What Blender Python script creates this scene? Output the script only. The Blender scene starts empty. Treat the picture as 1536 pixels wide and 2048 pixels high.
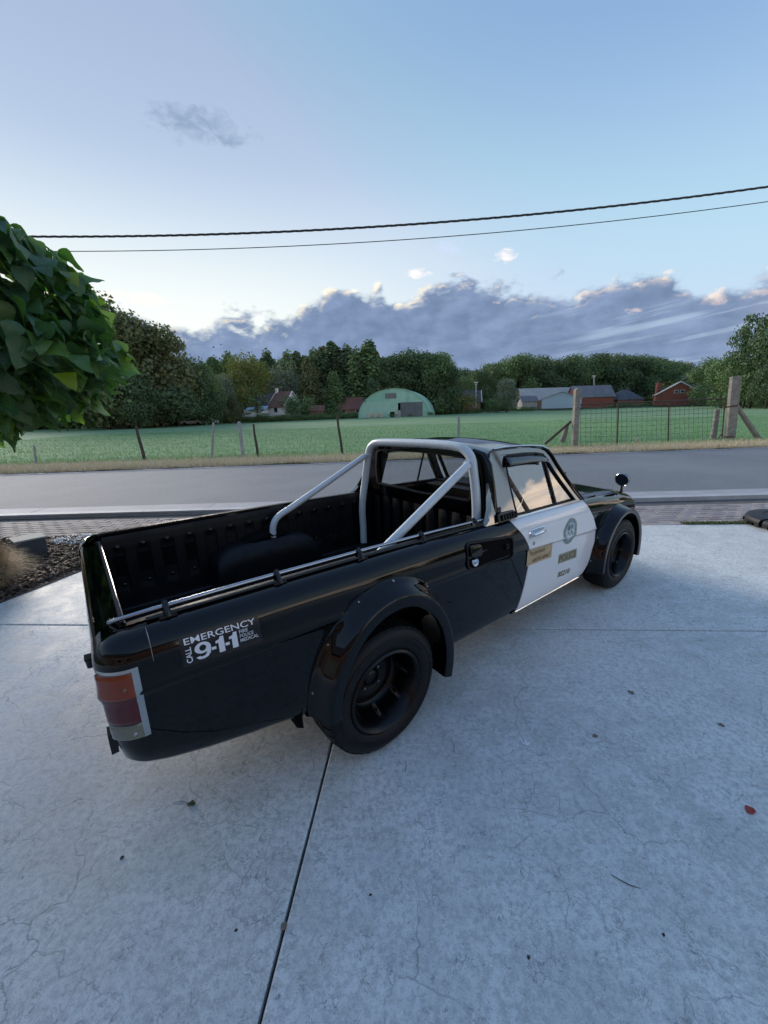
import bpy, bmesh, math, random
import numpy as np
from mathutils import Vector, Matrix
from mathutils.geometry import tessellate_polygon
R = math.radians
random.seed(7)
rng = np.random.default_rng(11)
sc = bpy.context.scene
col = sc.collection

# ------------------------------------------------------------------ camera
CAM_H, PITCH, ROLL, FPX = 1.4989, R(14.306), R(-1.45), 778.06
ex = Vector((1, 0, 0)); fw = Vector((0, math.cos(PITCH), -math.sin(PITCH))); up0 = Vector((0, math.sin(PITCH), math.cos(PITCH)))
cr, sr = math.cos(ROLL), math.sin(ROLL)
right = cr*ex + sr*up0; up = -sr*ex + cr*up0
cd = bpy.data.cameras.new('camera'); cam = bpy.data.objects.new('camera', cd); col.objects.link(cam)
M4 = Matrix((right, up, -fw)).transposed().to_4x4(); M4.translation = Vector((0, 0, CAM_H))
cam.matrix_world = M4
cd.sensor_fit = 'HORIZONTAL'; cd.sensor_width = 36.0; cd.lens = 36.0*FPX/1536.0
cd.clip_start = 0.02; cd.clip_end = 3000
sc.camera = cam

# ------------------------------------------------------------------ world, sun, exposure
SUN_AZ, SUN_EL = -40.0, 14.0          # degrees to the left of straight ahead, above the horizon
world = bpy.data.worlds.new('World'); sc.world = world; world.use_nodes = True
sc.view_settings.view_transform = 'Standard'; sc.view_settings.look = 'None'
sc.view_settings.exposure = 2.18; sc.view_settings.gamma = 1.0; sc.view_settings.use_curve_mapping = False

class NT:
    """small helper for building node trees"""
    def __init__(s, tree): s.t = tree; s.n = tree.nodes; s.l = tree.links; s.n.clear()
    def new(s, typ, **kw):
        nd = s.n.new(typ)
        for k, v in kw.items(): setattr(nd, k, v)
        return nd
    def put(s, sock, v):
        if hasattr(v, 'is_output') or isinstance(v, bpy.types.NodeSocket): s.l.new(v, sock)
        elif v is not None: sock.default_value = v
    def math(s, op, a, b=None, c=None, clamp=False):
        nd = s.new('ShaderNodeMath', operation=op, use_clamp=clamp)
        for i, v in enumerate((a, b, c)):
            if v is not None: s.put(nd.inputs[i], v)
        return nd.outputs[0]
    def vmath(s, op, a, b=None, sc_=None):
        nd = s.new('ShaderNodeVectorMath', operation=op)
        s.put(nd.inputs[0], a)
        if b is not None: s.put(nd.inputs[1], b)
        if sc_ is not None: s.put(nd.inputs['Scale'], sc_)
        return nd.outputs['Value'] if op in ('DOT_PRODUCT', 'LENGTH', 'DISTANCE') else nd.outputs[0]
    def mix(s, f, a, b, mode='MIX'):
        nd = s.new('ShaderNodeMix', data_type='RGBA', blend_type=mode)
        s.put(nd.inputs[0], f)
        for i, v in ((6, a), (7, b)):
            if isinstance(v, (tuple, list)) and len(v) == 3: v = (*v, 1)
            s.put(nd.inputs[i], v)
        return nd.outputs[2]
    def noise(s, vec, scale, detail=4, rough=.55, dist=0, dim='3D'):
        nd = s.new('ShaderNodeTexNoise', noise_dimensions=dim)
        if vec is not None: s.put(nd.inputs['Vector'], vec)
        nd.inputs['Scale'].default_value = scale; nd.inputs['Detail'].default_value = detail
        nd.inputs['Roughness'].default_value = rough; nd.inputs['Distortion'].default_value = dist
        return nd.outputs[0]
    def smooth(s, v, a, b, c=0., d=1.):
        nd = s.new('ShaderNodeMapRange', interpolation_type='SMOOTHSTEP')
        s.put(nd.inputs[0], v)
        for i, q in enumerate((a, b, c, d)): s.put(nd.inputs[i+1], q)
        return nd.outputs[0]
    def curve(s, v, pts):
        nd = s.new('ShaderNodeFloatCurve'); c = nd.mapping.curves[0]
        nd.mapping.use_clip = False
        c.points[0].location = pts[0]; c.points[1].location = pts[-1]
        for p in pts[1:-1]: c.points.new(*p)
        nd.mapping.update(); s.put(nd.inputs['Value'], v)
        return nd.outputs[0]

def build_sky():
    k = NT(world.node_tree)
    out = k.new('ShaderNodeOutputWorld'); bg = k.new('ShaderNodeBackground')
    tc = k.new('ShaderNodeTexCoord'); D = tc.outputs['Generated']
    sky = k.new('ShaderNodeTexSky', sky_type='NISHITA', sun_disc=False)
    sky.sun_elevation = R(SUN_EL); sky.sun_rotation = R(SUN_AZ)
    sky.altitude = 0; sky.air_density = 1.0; sky.dust_density = 0.6; sky.ozone_density = 1.6
    sep = k.new('ShaderNodeSeparateXYZ'); k.put(sep.inputs[0], D)
    x, y, z = sep.outputs
    az = k.math('MULTIPLY', k.math('ARCTAN2', x, y), 57.29578)
    el = k.math('MULTIPLY', k.math('ARCSINE', z), 57.29578)
    # distance-in-azimuth from the sun (0 at the sun, 1 opposite)
    sd = Vector((math.sin(R(SUN_AZ)), math.cos(R(SUN_AZ)), 0.08)).normalized()
    sdot = k.vmath('DOT_PRODUCT', D, tuple(sd))
    sunside = k.smooth(sdot, -0.3, 1.0)
    # evening gradient laid over the physical sky: pale towards the sun and the horizon, blue above
    g = k.mix(k.smooth(el, 13., 40.), SKY_LOW, SKY_HIGH)
    g = k.mix(k.math('MULTIPLY', k.smooth(el, 28., 8.), k.smooth(sdot, .45, 1.0)), g, SKY_GLOW)
    skyc = k.vmath('MINIMUM', k.vmath('MULTIPLY', sky.outputs[0], SKY_TINT), (2.4, 2.4, 2.5))
    base = k.mix(.85, skyc, g)
    # ---- cloud bank
    azn = k.math('MULTIPLY_ADD', az, 1/360, 0.5)
    top = k.math('MULTIPLY', k.curve(azn, [((a/360+.5), e/40) for a, e in CLOUD_TOP]), 40)
    cv = k.new('ShaderNodeCombineXYZ'); k.put(cv.inputs[0], k.math('MULTIPLY', az, 0.050)); k.put(cv.inputs[1], k.math('MULTIPLY', el, 0.085))
    k.put(cv.inputs[2], 3.7)
    P = cv.outputs[0]
    warp = k.new('ShaderNodeTexNoise'); k.put(warp.inputs['Vector'], P); warp.inputs['Scale'].default_value = 5; warp.inputs['Detail'].default_value = 5
    def dens(off):
        p = k.vmath('ADD', P, off)
        n1 = k.noise(p, 2.0, 8, .58, .25)
        n2 = k.noise(p, 7.5, 5, .6, .3)
        pd = k.vmath('ADD', p, k.vmath('SCALE', k.vmath('SUBTRACT', warp.outputs['Color'], (.5, .5, .5)), sc_=.10))
        vs_ = []
        for sc_v in (5.0, 12.5):
            vo = k.new('ShaderNodeTexVoronoi', feature='SMOOTH_F1', voronoi_dimensions='2D'); k.put(vo.inputs['Vector'], pd); vo.inputs['Scale'].default_value = sc_v; vo.inputs['Smoothness'].default_value = .35
            vs_.append(k.math('SUBTRACT', .75, vo.outputs['Distance']))
        puff = k.math('ADD', k.math('MULTIPLY', vs_[0], .14), k.math('MULTIPLY', vs_[1], .05))
        n = k.math('ADD', k.math('ADD', k.math('MULTIPLY', n1, .62), k.math('MULTIPLY', n2, .22)), puff)
        # distance below the bank's top line, in degrees (positive inside)
        dlt = k.math('SUBTRACT', top, el)
        b = k.math('MULTIPLY', dlt, 0.075)
        b = k.math('MINIMUM', b, .36)
        return k.math('ADD', k.math('SUBTRACT', n, .485), b)
    d0 = dens((0, 0, 0)); d1 = dens((-.045, .05, .0))
    alpha = k.smooth(d0, -.01, 0.11)
    # streaky breaks on the right, lower gap just above the trees
    st = k.new('ShaderNodeCombineXYZ'); k.put(st.inputs[0], k.math('MULTIPLY', az, .03)); k.put(st.inputs[1], k.math('SUBTRACT', k.math('MULTIPLY', el, .42), k.math('MULTIPLY', az, .055)))
    sn = k.noise(st.outputs[0], 1.6, 5, .55, .2)
    brk = k.math('MULTIPLY', k.smooth(sn, .52, .66), k.smooth(az, 14., 34.))
    alpha = k.math('MULTIPLY', alpha, k.math('SUBTRACT', 1.0, k.math('MULTIPLY', brk, .42)))
    lit = k.math('SUBTRACT', d0, d1)
    rim = k.math('MULTIPLY', k.smooth(lit, .0, .10), k.smooth(d0, .20, .04))
    relief = k.smooth(lit, -.10, .12)
    body = k.noise(k.vmath('ADD', P, (5, 2, 1)), 3.2, 6, .6, .3)
    shade = k.mix(k.math('ADD', k.math('MULTIPLY', k.smooth(body, .36, .72), .5), k.math('MULTIPLY', relief, .42)), CLOUD_DARK, CLOUD_MID)
    shade = k.mix(k.math('MULTIPLY', k.smooth(el, 6.5, 2.), .55), shade, CLOUD_LOW)
    # peach lit flanks; opposite the sun the clouds are fully lit
    warm = k.mix(sunside, CLOUD_PEACH, CLOUD_RIM)
    cc = k.mix(k.math('MULTIPLY', rim, .95), shade, warm)
    pn = k.noise(k.vmath('ADD', P, (1, 7, 4)), 6.0, 5, .6, .4)
    cc = k.mix(k.math('MULTIPLY', k.smooth(pn, .64, .74), .4), cc, CLOUD_PEACH)
    opp = k.smooth(sdot, .22, -.55)
    oppc = k.mix(k.smooth(body, .30, .62), (1.8, 1.75, 1.75), (3.6, 2.9, 2.3))
    cc = k.mix(opp, cc, oppc)
    res = k.mix(alpha, base, cc)
    # ---- small wisps above the bank
    def wisp(a0, e0, sa, se, colr, thr, amt, seed):
        da = k.math('DIVIDE', k.math('SUBTRACT', az, a0), sa); de = k.math('DIVIDE', k.math('SUBTRACT', el, e0), se)
        r2 = k.math('ADD', k.math('MULTIPLY', da, da), k.math('MULTIPLY', de, de))
        w = k.math('SUBTRACT', 1.0, r2)
        nn = k.noise(k.vmath('ADD', P, (seed, seed*.7, 0)), 9.0, 6, .6, .5)
        v = k.math('ADD', w, k.math('MULTIPLY', k.math('SUBTRACT', nn, .5), 3.2))
        return k.math('MULTIPLY', k.smooth(v, thr, thr+1.1), amt), colr
    for wz in WISPS:
        a_, c_ = wisp(*wz); res = k.mix(a_, res, c_)
    # below the horizon: dull ground colour
    res = k.mix(k.smooth(el, 0.0, -1.5), res, (.10, .11, .12))
    k.put(bg.inputs[0], res); bg.inputs[1].default_value = 0.15
    k.l.new(bg.outputs[0], out.inputs[0])

# colours below are radiance before the 0.15 background strength
SKY_TINT = (1.15, 1.12, 1.22)
SKY_HIGH = (.255, .43, .78)
SKY_LOW = (.60, .86, 1.14)
SKY_GLOW = (1.35, 1.42, 1.30)
CLOUD_TOP = [(-180, 13), (-130, 13), (-90, 12), (-60, 11), (-31, 11.8), (-25.5, 11.0), (-21, 12.0), (-13, 13.0), (-8, 14.8), (-1, 15.8), (6, 15.6), (9.5, 16.2),
             (15, 15.8), (22, 15.0), (27, 14.4), (33, 13.6), (37, 11.4), (42, 11), (60, 11), (85, 10), (125, 11), (180, 13)]
CLOUD_DARK = (.26, .37, .60)
CLOUD_MID = (.44, .59, .90)
CLOUD_LOW = (.42, .60, .98)
CLOUD_PEACH = (1.6, 1.25, 1.1)
CLOUD_RIM = (2.0, 1.75, 1.25)
WISPS = [(-19.7, 29.2, 7.0, 2.0, (.32, .47, .68), .25, .62, 2.), (9.7, 19.5, 2.6, 1.1, (1.0, 1.15, 1.5), .3, .7, 5.),
         (16.2, 18.1, 1.8, .9, (2.2, 1.8, 1.6), .2, .75, 8.), (-30, 13.2, 6.0, .9, (1.7, 1.5, 1.4), .3, .6, 11.), (5.0, 17.0, 2.4, .8, (2.2, 1.8, 1.6), .3, .7, 13.)]
build_sky()

sun = bpy.data.lights.new('sun', 'SUN'); sun.energy = 1.3; sun.angle = R(28); sun.color = (1, .90, .80)
so = bpy.data.objects.new('sun', sun); col.objects.link(so)
sv = Vector((math.sin(R(SUN_AZ))*math.cos(R(SUN_EL)), math.cos(R(SUN_AZ))*math.cos(R(SUN_EL)), math.sin(R(SUN_EL))))
so.rotation_euler = sv.to_track_quat('Z', 'Y').to_euler(); so.location = (0, 0, 60)

# ------------------------------------------------------------------ helpers
def at(u, v, Y):
    """world point seen at pixel (u,v) of the 1536x2048 photograph at forward distance Y"""
    a, b = u-768, v-1024
    x = a*cr + b*sr; yy = -a*sr + b*cr
    d = ex*(x/FPX) + fw - up0*(yy/FPX)
    return Vector((0, 0, CAM_H)) + d*(Y/d.y)

def tag(o, label=None, cat=None, group=None, kind=None):
    if label: o['label'] = label
    if cat: o['category'] = cat
    if group: o['group'] = group
    if kind: o['kind'] = kind
    return o

def empty(name, loc=(0, 0, 0), rz=0):
    o = bpy.data.objects.new(name, None); col.objects.link(o); o.location = loc; o.rotation_euler = (0, 0, rz); o.empty_display_size = .2
    return o

def link(name, me, parent=None, loc=None, rot=None, scale=None):
    o = bpy.data.objects.new(name, me); col.objects.link(o)
    if parent: o.parent = parent
    if loc is not None: o.location = loc
    if rot is not None: o.rotation_euler = rot
    if scale is not None: o.scale = scale
    return o

class MB:
    def __init__(s): s.v = []; s.f = []; s.m = []; s.cur = 0; s.mats = []
    def mat(s, m):
        if m not in s.mats: s.mats.append(m)
        s.cur = s.mats.index(m); return s
    def face(s, idx): s.f.append(tuple(idx)); s.m.append(s.cur)
    def add(s, verts, faces):
        b = len(s.v); s.v += [tuple(p) for p in verts]
        for f in faces: s.face([i+b for i in f])
    def box(s, c, d, rot=None, taper=1.0):
        x, y, z = d[0]/2, d[1]/2, d[2]/2
        vs = [Vector((sx*x*(taper if sz > 0 else 1), sy*y*(taper if sz > 0 else 1), sz*z)) for sz in (-1, 1) for sy in (-1, 1) for sx in (-1, 1)]
        if rot is not None: vs = [rot @ p for p in vs]
        c = Vector(c)
        s.add([p+c for p in vs], [(0, 2, 3, 1), (4, 5, 7, 6), (0, 1, 5, 4), (2, 6, 7, 3), (0, 4, 6, 2), (1, 3, 7, 5)]); return s
    def tube(s, pts, r, n=8, cap=True, closed=False):
        pts = [Vector(p) for p in pts]; N = len(pts); rs = r if isinstance(r, (list, tuple)) else [r]*N
        b = len(s.v); prev = None
        for i, p in enumerate(pts):
            t = (pts[(i+1) % N]-pts[i-1]) if closed else (pts[min(i+1, N-1)]-pts[max(i-1, 0)])
            t.normalize()
            if prev is None:
                a = Vector((0, 0, 1)) if abs(t.z) < .9 else Vector((1, 0, 0)); nrm = t.cross(a).normalized()
            else: nrm = (prev - t*prev.dot(t)).normalized()
            prev = nrm; bn = t.cross(nrm)
            for j in range(n):
                an = 2*math.pi*j/n; s.v.append(tuple(p + (nrm*math.cos(an)+bn*math.sin(an))*rs[i]))
        for i in range(N if closed else N-1):
            i2 = (i+1) % N
            for j in range(n): s.face((b+i*n+j, b+i*n+(j+1) % n, b+i2*n+(j+1) % n, b+i2*n+j))
        if cap and not closed:
            s.face([b+j for j in range(n)][::-1]); s.face([b+(N-1)*n+j for j in range(n)])
        return s
    def grid(s, rows, flip=False, closed=False):
        b = len(s.v); w = len(rows[0])
        for r_ in rows: s.v += [tuple(p) for p in r_]
        for i in range(len(rows)-1):
            for j in range(w if closed else w-1):
                q = (b+i*w+j, b+i*w+(j+1) % w, b+(i+1)*w+(j+1) % w, b+(i+1)*w+j)
                s.face(q[::-1] if flip else q)
        return s
    def lathe(s, prof, c, n=48, axis='Y', a0=0, a1=2*math.pi):
        """prof: (radius, offset along axis)"""
        rows = []; full = abs(a1-a0-2*math.pi) < 1e-6
        for i in range(n if full else n+1):
            a = a0+(a1-a0)*i/n; ca, sa = math.cos(a), math.sin(a)
            if axis == 'Y': rows.append([(c[0]+r*ca, c[1]+o, c[2]+r*sa) for r, o in prof])
            elif axis == 'Z': rows.append([(c[0]+r*ca, c[1]+r*sa, c[2]+o) for r, o in prof])
            else: rows.append([(c[0]+o, c[1]+r*ca, c[2]+r*sa) for r, o in prof])
        if full: rows.append(rows[0])
        return s.grid(rows)
    def poly(s, loops, mp):
        """filled 2-D polygon with holes, mp maps (a,b) to a 3-D point"""
        tri = tessellate_polygon([[Vector((a, b, 0)) for a, b in lp] for lp in loops])
        flat = [p for lp in loops for p in lp]
        s.add([mp(*p) for p in flat], tri); return s
    def slab(s, loops, mp0, mp1):
        """polygon with holes given thickness between two mappings"""
        s.poly(loops, mp0); b = len(s.v)
        s.poly(loops, mp1)
        for lp in loops:
            n = len(lp); b0 = len(s.v)
            s.v += [tuple(mp0(*p)) for p in lp] + [tuple(mp1(*p)) for p in lp]
            for i in range(n): s.face((b0+i, b0+(i+1) % n, b0+n+(i+1) % n, b0+n+i))
        return s
    def mesh(s, name='mesh', smooth=True, angle=None, merge=None):
        me = bpy.data.meshes.new(name); me.from_pydata(s.v, [], s.f)
        for m in s.mats: me.materials.append(m)
        if len(s.mats) > 1: me.polygons.foreach_set('material_index', s.m)
        bm = bmesh.new(); bm.from_mesh(me)
        bmesh.ops.remove_doubles(bm, verts=bm.verts, dist=merge or 1e-5)
        bmesh.ops.recalc_face_normals(bm, faces=bm.faces)
        bm.to_mesh(me); bm.free()
        if smooth: me.shade_smooth()
        if smooth and angle:
            me.set_sharp_from_angle(angle=R(angle))
        me.update(); return me
    def build(s, name, m=None, parent=None, smooth=True, angle=38, loc=None, merge=None):
        if m is not None and not s.mats: s.mats.append(m)
        return link(name, s.mesh(name, smooth, angle, merge), parent, loc)

def bevel(o, w=.004, seg=2, lim=40):
    md = o.modifiers.new('bevel', 'BEVEL'); md.width = w; md.segments = seg; md.limit_method = 'ANGLE'; md.angle_limit = R(lim); md.harden_normals = False
    return o

def np_mesh(name, V, F, mat, uv=None, smooth=False):
    """V (n,3), F (m,k) arrays"""
    me = bpy.data.meshes.new(name); m, k = F.shape
    me.vertices.add(len(V)); me.vertices.foreach_set('co', np.ascontiguousarray(V, dtype=np.float32).ravel())
    me.loops.add(m*k); me.loops.foreach_set('vertex_index', F.astype(np.int32).ravel())
    me.polygons.add(m); me.polygons.foreach_set('loop_start', np.arange(0, m*k, k, dtype=np.int32))
    if uv is not None:
        l = me.uv_layers.new(name='UVMap'); l.data.foreach_set('uv', uv[F.ravel()].astype(np.float32).ravel())
    me.materials.append(mat); me.update(calc_edges=True); me.validate()
    if smooth: me.shade_smooth()
    return me

# ------------------------------------------------------------------ materials
def mat(name, color=(.5, .5, .5), rough=.5, metal=0., coat=0., ior=1.5, spec=.5, var=None, bump=None, trans=0, coatr=.03, grime=None):
    m = bpy.data.materials.new(name); m.use_nodes = True; k = NT(m.node_tree)
    o = k.new('ShaderNodeOutputMaterial'); b = k.new('ShaderNodeBsdfPrincipled'); k.l.new(b.outputs[0], o.inputs[0])
    b.inputs['Roughness'].default_value = rough; b.inputs['Metallic'].default_value = metal
    b.inputs['IOR'].default_value = ior; b.inputs['Specular IOR Level'].default_value = spec
    b.inputs['Coat Weight'].default_value = coat; b.inputs['Coat Roughness'].default_value = coatr
    b.inputs['Transmission Weight'].default_value = trans
    tc = k.new('ShaderNodeTexCoord'); P = tc.outputs['Object']
    if var:                       # (colour b, scale, lo, hi)
        f = k.smooth(k.noise(P, var[1], 6, .6), var[2], var[3])
        c = k.mix(f, color, var[0]); k.put(b.inputs['Base Color'], c)
    else: b.inputs['Base Color'].default_value = (*color, 1)
    if grime:
        r_ = k.smooth(k.noise(P, grime[0], 5, .6), .35, .7, rough, rough+grime[1]); k.put(b.inputs['Roughness'], r_)
    if bump:                      # (scale, strength, distance)
        bp = k.new('ShaderNodeBump'); bp.inputs['Strength'].default_value = bump[1]; bp.inputs['Distance'].default_value = bump[2]
        k.put(bp.inputs['Height'], k.noise(P, bump[0], 5, .6)); k.l.new(bp.outputs[0], b.inputs['Normal'])
    m['k'] = 0
    return m
def nodes_of(m): return m.node_tree.nodes, m.node_tree.links
def princ(m): return next(n for n in m.node_tree.nodes if n.type == 'BSDF_PRINCIPLED')

MT = {}
MT['paint'] = mat('black_paint', (.0008, .0009, .0014), .035, ior=1.43, grime=(9, .04))
MT['cabpaint'] = mat('cab_paint', (.004, .004, .005), .04, ior=2.9, grime=(9, .03))
MT['white_paint'] = mat('white_paint', (.78, .79, .80), .14, coat=.5, grime=(6, .06))
MT['flare'] = mat('flare_paint', (.0008, .0008, .0012), .04, ior=1.44)
MT['liner'] = mat('liner_plastic', (.0028, .0030, .0045), .44, spec=.30, grime=(14, .16), bump=(160, .25, .001))
MT['rubber'] = mat('rubber', (.005, .005, .006), .6, spec=.3, var=((.008, .008, .009), 22, .4, .7))
MT['tyre'] = mat('tyre_rubber', (.0030, .0030, .0035), .55, spec=.3, var=((.0055, .0055, .006), 30, .4, .75), bump=(120, .2, .001))
MT['rim'] = mat('rim_black', (.0015, .0015, .002), .26, spec=.35, grime=(18, .1))
MT['chrome'] = mat('chrome', (.75, .77, .80), .10, metal=1, grime=(25, .1))
MT['railchrome'] = mat('rail_chrome', (.38, .40, .43), .14, metal=1)
MT['steel'] = mat('bright_steel', (.45, .46, .48), .3, metal=1)
MT['rollbar'] = mat('rollbar_white', (.60, .66, .68), .34, var=((.55, .61, .63), 14, .4, .7))
MT['trimdark'] = mat('dark_trim', (.003, .003, .004), .28)
MT['plastic'] = mat('matt_black_plastic', (.018, .019, .022), .6, spec=.3)
MT['underbody'] = mat('underbody', (.003, .003, .003), .9, spec=.1)
MT['seat'] = mat('seat_vinyl', (.006, .006, .007), .6, spec=.2)
MT['amber'] = mat('amber_lens', (.19, .028, .004), .10, coat=.3)
MT['red'] = mat('red_lens', (.075, .002, .005), .10, coat=.3)
MT['lensw'] = mat('clear_lens', (.145, .155, .11), .16, coat=.5)
MT['lampframe'] = mat('lamp_frame', (.50, .51, .50), .25, metal=.95)
MT['decalwhite'] = mat('decal_white', (.72, .76, .82), .35)
MT['decalblack'] = mat('decal_black', (.004, .0045, .006), .38)
MT['gold'] = mat('decal_gold', (.50, .37, .20), .45, var=((.42, .31, .17), 30, .4, .7))
MT['golddark'] = mat('decal_brown', (.16, .12, .07), .5)
MT['olive'] = mat('decal_olive', (.33, .31, .19), .4, var=((.27, .28, .20), 40, .4, .6))
MT['sealblue'] = mat('seal_blue', (.07, .18, .20), .4, var=((.15, .28, .30), 45, .42, .6))
MT['sealpale'] = mat('seal_pale', (.55, .60, .63), .4, var=((.35, .42, .47), 60, .45, .6))
MT['sealgold'] = mat('seal_gold', (.40, .36, .22), .4)

def glass_mat(name, tint, ior, alpha_rough=0.0):
    m = bpy.data.materials.new(name); m.use_nodes = True; k = NT(m.node_tree)
    o = k.new('ShaderNodeOutputMaterial'); tr = k.new('ShaderNodeBsdfTransparent'); gl = k.new('ShaderNodeBsdfGlossy'); mx = k.new('ShaderNodeMixShader')
    tr.inputs[0].default_value = (*tint, 1); gl.inputs[0].default_value = (1, 1, 1, 1); gl.inputs[1].default_value = 0.0
    fr = k.new('ShaderNodeFresnel'); fr.inputs[0].default_value = ior
    k.l.new(fr.outputs[0], mx.inputs[0]); k.l.new(tr.outputs[0], mx.inputs[1]); k.l.new(gl.outputs[0], mx.inputs[2]); k.l.new(mx.outputs[0], o.inputs[0])
    return m
MT['glass'] = glass_mat('window_glass', (.80, .83, .83), 3.3)
MT['glass_thin'] = glass_mat('clear_glass', (.86, .88, .88), 1.18)
MT['smoke'] = glass_mat('smoked_visor', (.20, .22, .24), 2.0)

def concrete_mat():
    m = bpy.data.materials.new('driveway_concrete'); m.use_nodes = True; k = NT(m.node_tree)
    o = k.new('ShaderNodeOutputMaterial'); b = k.new('ShaderNodeBsdfPrincipled'); k.l.new(b.outputs[0], o.inputs[0])
    tc = k.new('ShaderNodeTexCoord'); P = tc.outputs['Object']
    big = k.noise(P, 1.1, 5, .6, .3); mid = k.noise(P, 5.5, 6, .65, .4); fine = k.noise(P, 42, 5, .7); grit = k.noise(P, 210, 3, .6)
    c = k.mix(k.smooth(big, .32, .70), (.54, .56, .53), (.70, .71, .67))
    c = k.mix(k.math('MULTIPLY', k.smooth(mid, .40, .60), .60), c, (.78, .80, .78))
    c = k.mix(k.math('MULTIPLY', k.smooth(fine, .42, .62), .60), c, (.38, .40, .40))
    c = k.mix(k.math('MULTIPLY', k.smooth(grit, .54, .66), .5), c, (.22, .225, .23))
    wr = k.math('ABSOLUTE', k.math('SUBTRACT', k.noise(P, 34, 4, .62, .8), .5)); wrm = k.smooth(k.noise(P, 17, 3, .6), .50, .64)
    c = k.mix(k.math('MULTIPLY', k.math('MULTIPLY', k.smooth(wr, .035, .0), wrm), .8), c, (.17, .18, .185))
    c = k.mix(k.math('MULTIPLY', k.smooth(k.noise(P, 75, 3, .6), .52, .66), .35), c, (.76, .78, .77))
    # broad dull grey-brown patches from coarse noise
    dull_patch = k.math('MULTIPLY', k.smooth(k.noise(P, .45, 3, .5), .42, .62), .30)
    c = k.mix(dull_patch, c, (.47, .46, .45))
    # hairline cracks
    warp = k.new('ShaderNodeTexNoise'); k.put(warp.inputs['Vector'], P); warp.inputs['Scale'].default_value = 6; warp.inputs['Detail'].default_value = 5
    wv = k.vmath('ADD', P, k.vmath('SCALE', k.vmath('SUBTRACT', warp.outputs['Color'], (.5, .5, .5)), sc_=.22))
    def cracks(scale, width, mscale, lo, hi):
        vo = k.new('ShaderNodeTexVoronoi', feature='DISTANCE_TO_EDGE', voronoi_dimensions='2D'); k.put(vo.inputs['Vector'], wv); vo.inputs['Scale'].default_value = scale
        ln = k.smooth(vo.outputs['Distance'], width, 0.0)
        return k.math('MULTIPLY', ln, k.smooth(k.noise(P, mscale, 4, .6), lo, hi))
    ck = k.math('MAXIMUM', k.math('MAXIMUM', cracks(2.6, .012, 1.9, .44, .58), cracks(8., .024, 2.6, .47, .60)), cracks(19., .045, 3.1, .50, .64))
    c = k.mix(k.math('MULTIPLY', ck, .5), c, (.13, .14, .145))
    # trowel smears, light scuffs stretched in one direction
    mp = k.new('ShaderNodeMapping'); mp.inputs['Rotation'].default_value = (0, 0, R(28)); mp.inputs['Scale'].default_value = (2.4, 14, 1); k.put(mp.inputs[0], P)
    sm = k.noise(mp.outputs[0], 1.0, 5, .6, .3)
    c = k.mix(k.math('MULTIPLY', k.smooth(sm, .52, .74), .32), c, (.72, .73, .74))
    # sparse dark specks
    vs = k.new('ShaderNodeTexVoronoi', voronoi_dimensions='2D'); k.put(vs.inputs['Vector'], P); vs.inputs['Scale'].default_value = 5.2
    sp = k.math('MULTIPLY', k.smooth(vs.outputs['Distance'], .030, .012), k.smooth(k.noise(P, 3.3, 2, .5), .5, .6))
    c = k.mix(k.math('MULTIPLY', sp, .55), c, (.09, .09, .09))
    k.put(b.inputs['Base Color'], c)
    k.put(b.inputs['Roughness'], k.smooth(mid, .3, .7, .58, .74))
    h = k.math('ADD', k.math('MULTIPLY', fine, .5), k.math('MULTIPLY', mid, .5)); h = k.math('SUBTRACT', h, k.math('MULTIPLY', ck, .8))
    bp = k.new('ShaderNodeBump'); bp.inputs['Strength'].default_value = .28; bp.inputs['Distance'].default_value = .006
    k.put(bp.inputs['Height'], h); k.l.new(bp.outputs[0], b.inputs['Normal'])
    return m
MT['concrete'] = concrete_mat()

def rough_mat(name, cols, scales, rough=.85, bump=(40, .4, .01), amt=(.6, .5)):
    """three-tone ground material"""
    m = bpy.data.materials.new(name); m.use_nodes = True; k = NT(m.node_tree)
    o = k.new('ShaderNodeOutputMaterial'); b = k.new('ShaderNodeBsdfPrincipled'); k.l.new(b.outputs[0], o.inputs[0])
    tc = k.new('ShaderNodeTexCoord'); P = tc.outputs['Object']
    c = k.mix(k.smooth(k.noise(P, scales[0], 6, .6, .3), .35, .68), cols[0], cols[1])
    c = k.mix(k.math('MULTIPLY', k.smooth(k.noise(P, scales[1], 5, .65), .45, .68), amt[0]), c, cols[2])
    k.put(b.inputs['Base Color'], c); b.inputs['Roughness'].default_value = rough
    bp = k.new('ShaderNodeBump'); bp.inputs['Strength'].default_value = bump[1]; bp.inputs['Distance'].default_value = bump[2]
    k.put(bp.inputs['Height'], k.noise(P, bump[0], 5, .65)); k.l.new(bp.outputs[0], b.inputs['Normal'])
    return m
MT['asphalt'] = rough_mat('asphalt', ((.145, .158, .168), (.18, .193, .203), (.235, .247, .255)), (.45, 26), .85, (90, .6, .006))
MT['kerb'] = rough_mat('kerb_concrete', ((.38, .39, .40), (.46, .47, .48), (.32, .32, .33)), (3, 40), .75, (80, .3, .004))
MT['gutter'] = rough_mat('gutter_concrete', ((.32, .32, .34), (.40, .40, .42), (.26, .26, .27)), (2, 60), .8, (80, .3, .004))
MT['joint'] = rough_mat('joint_dirt', ((.035, .034, .032), (.055, .05, .045), (.02, .02, .02)), (20, 80), .95)
MT['sand'] = rough_mat('jointing_sand', ((.10, .095, .09), (.14, .13, .12), (.07, .07, .065)), (12, 80), .95)
MT['soil'] = rough_mat('soil', ((.05, .038, .03), (.075, .055, .042), (.03, .024, .02)), (8, 60), .95, (60, .6, .02))
MT['field'] = rough_mat('field_soil_green', ((.10, .225, .105), (.16, .285, .12), (.22, .28, .13)), (.09, .8), .9, (30, .5, .03))
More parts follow.
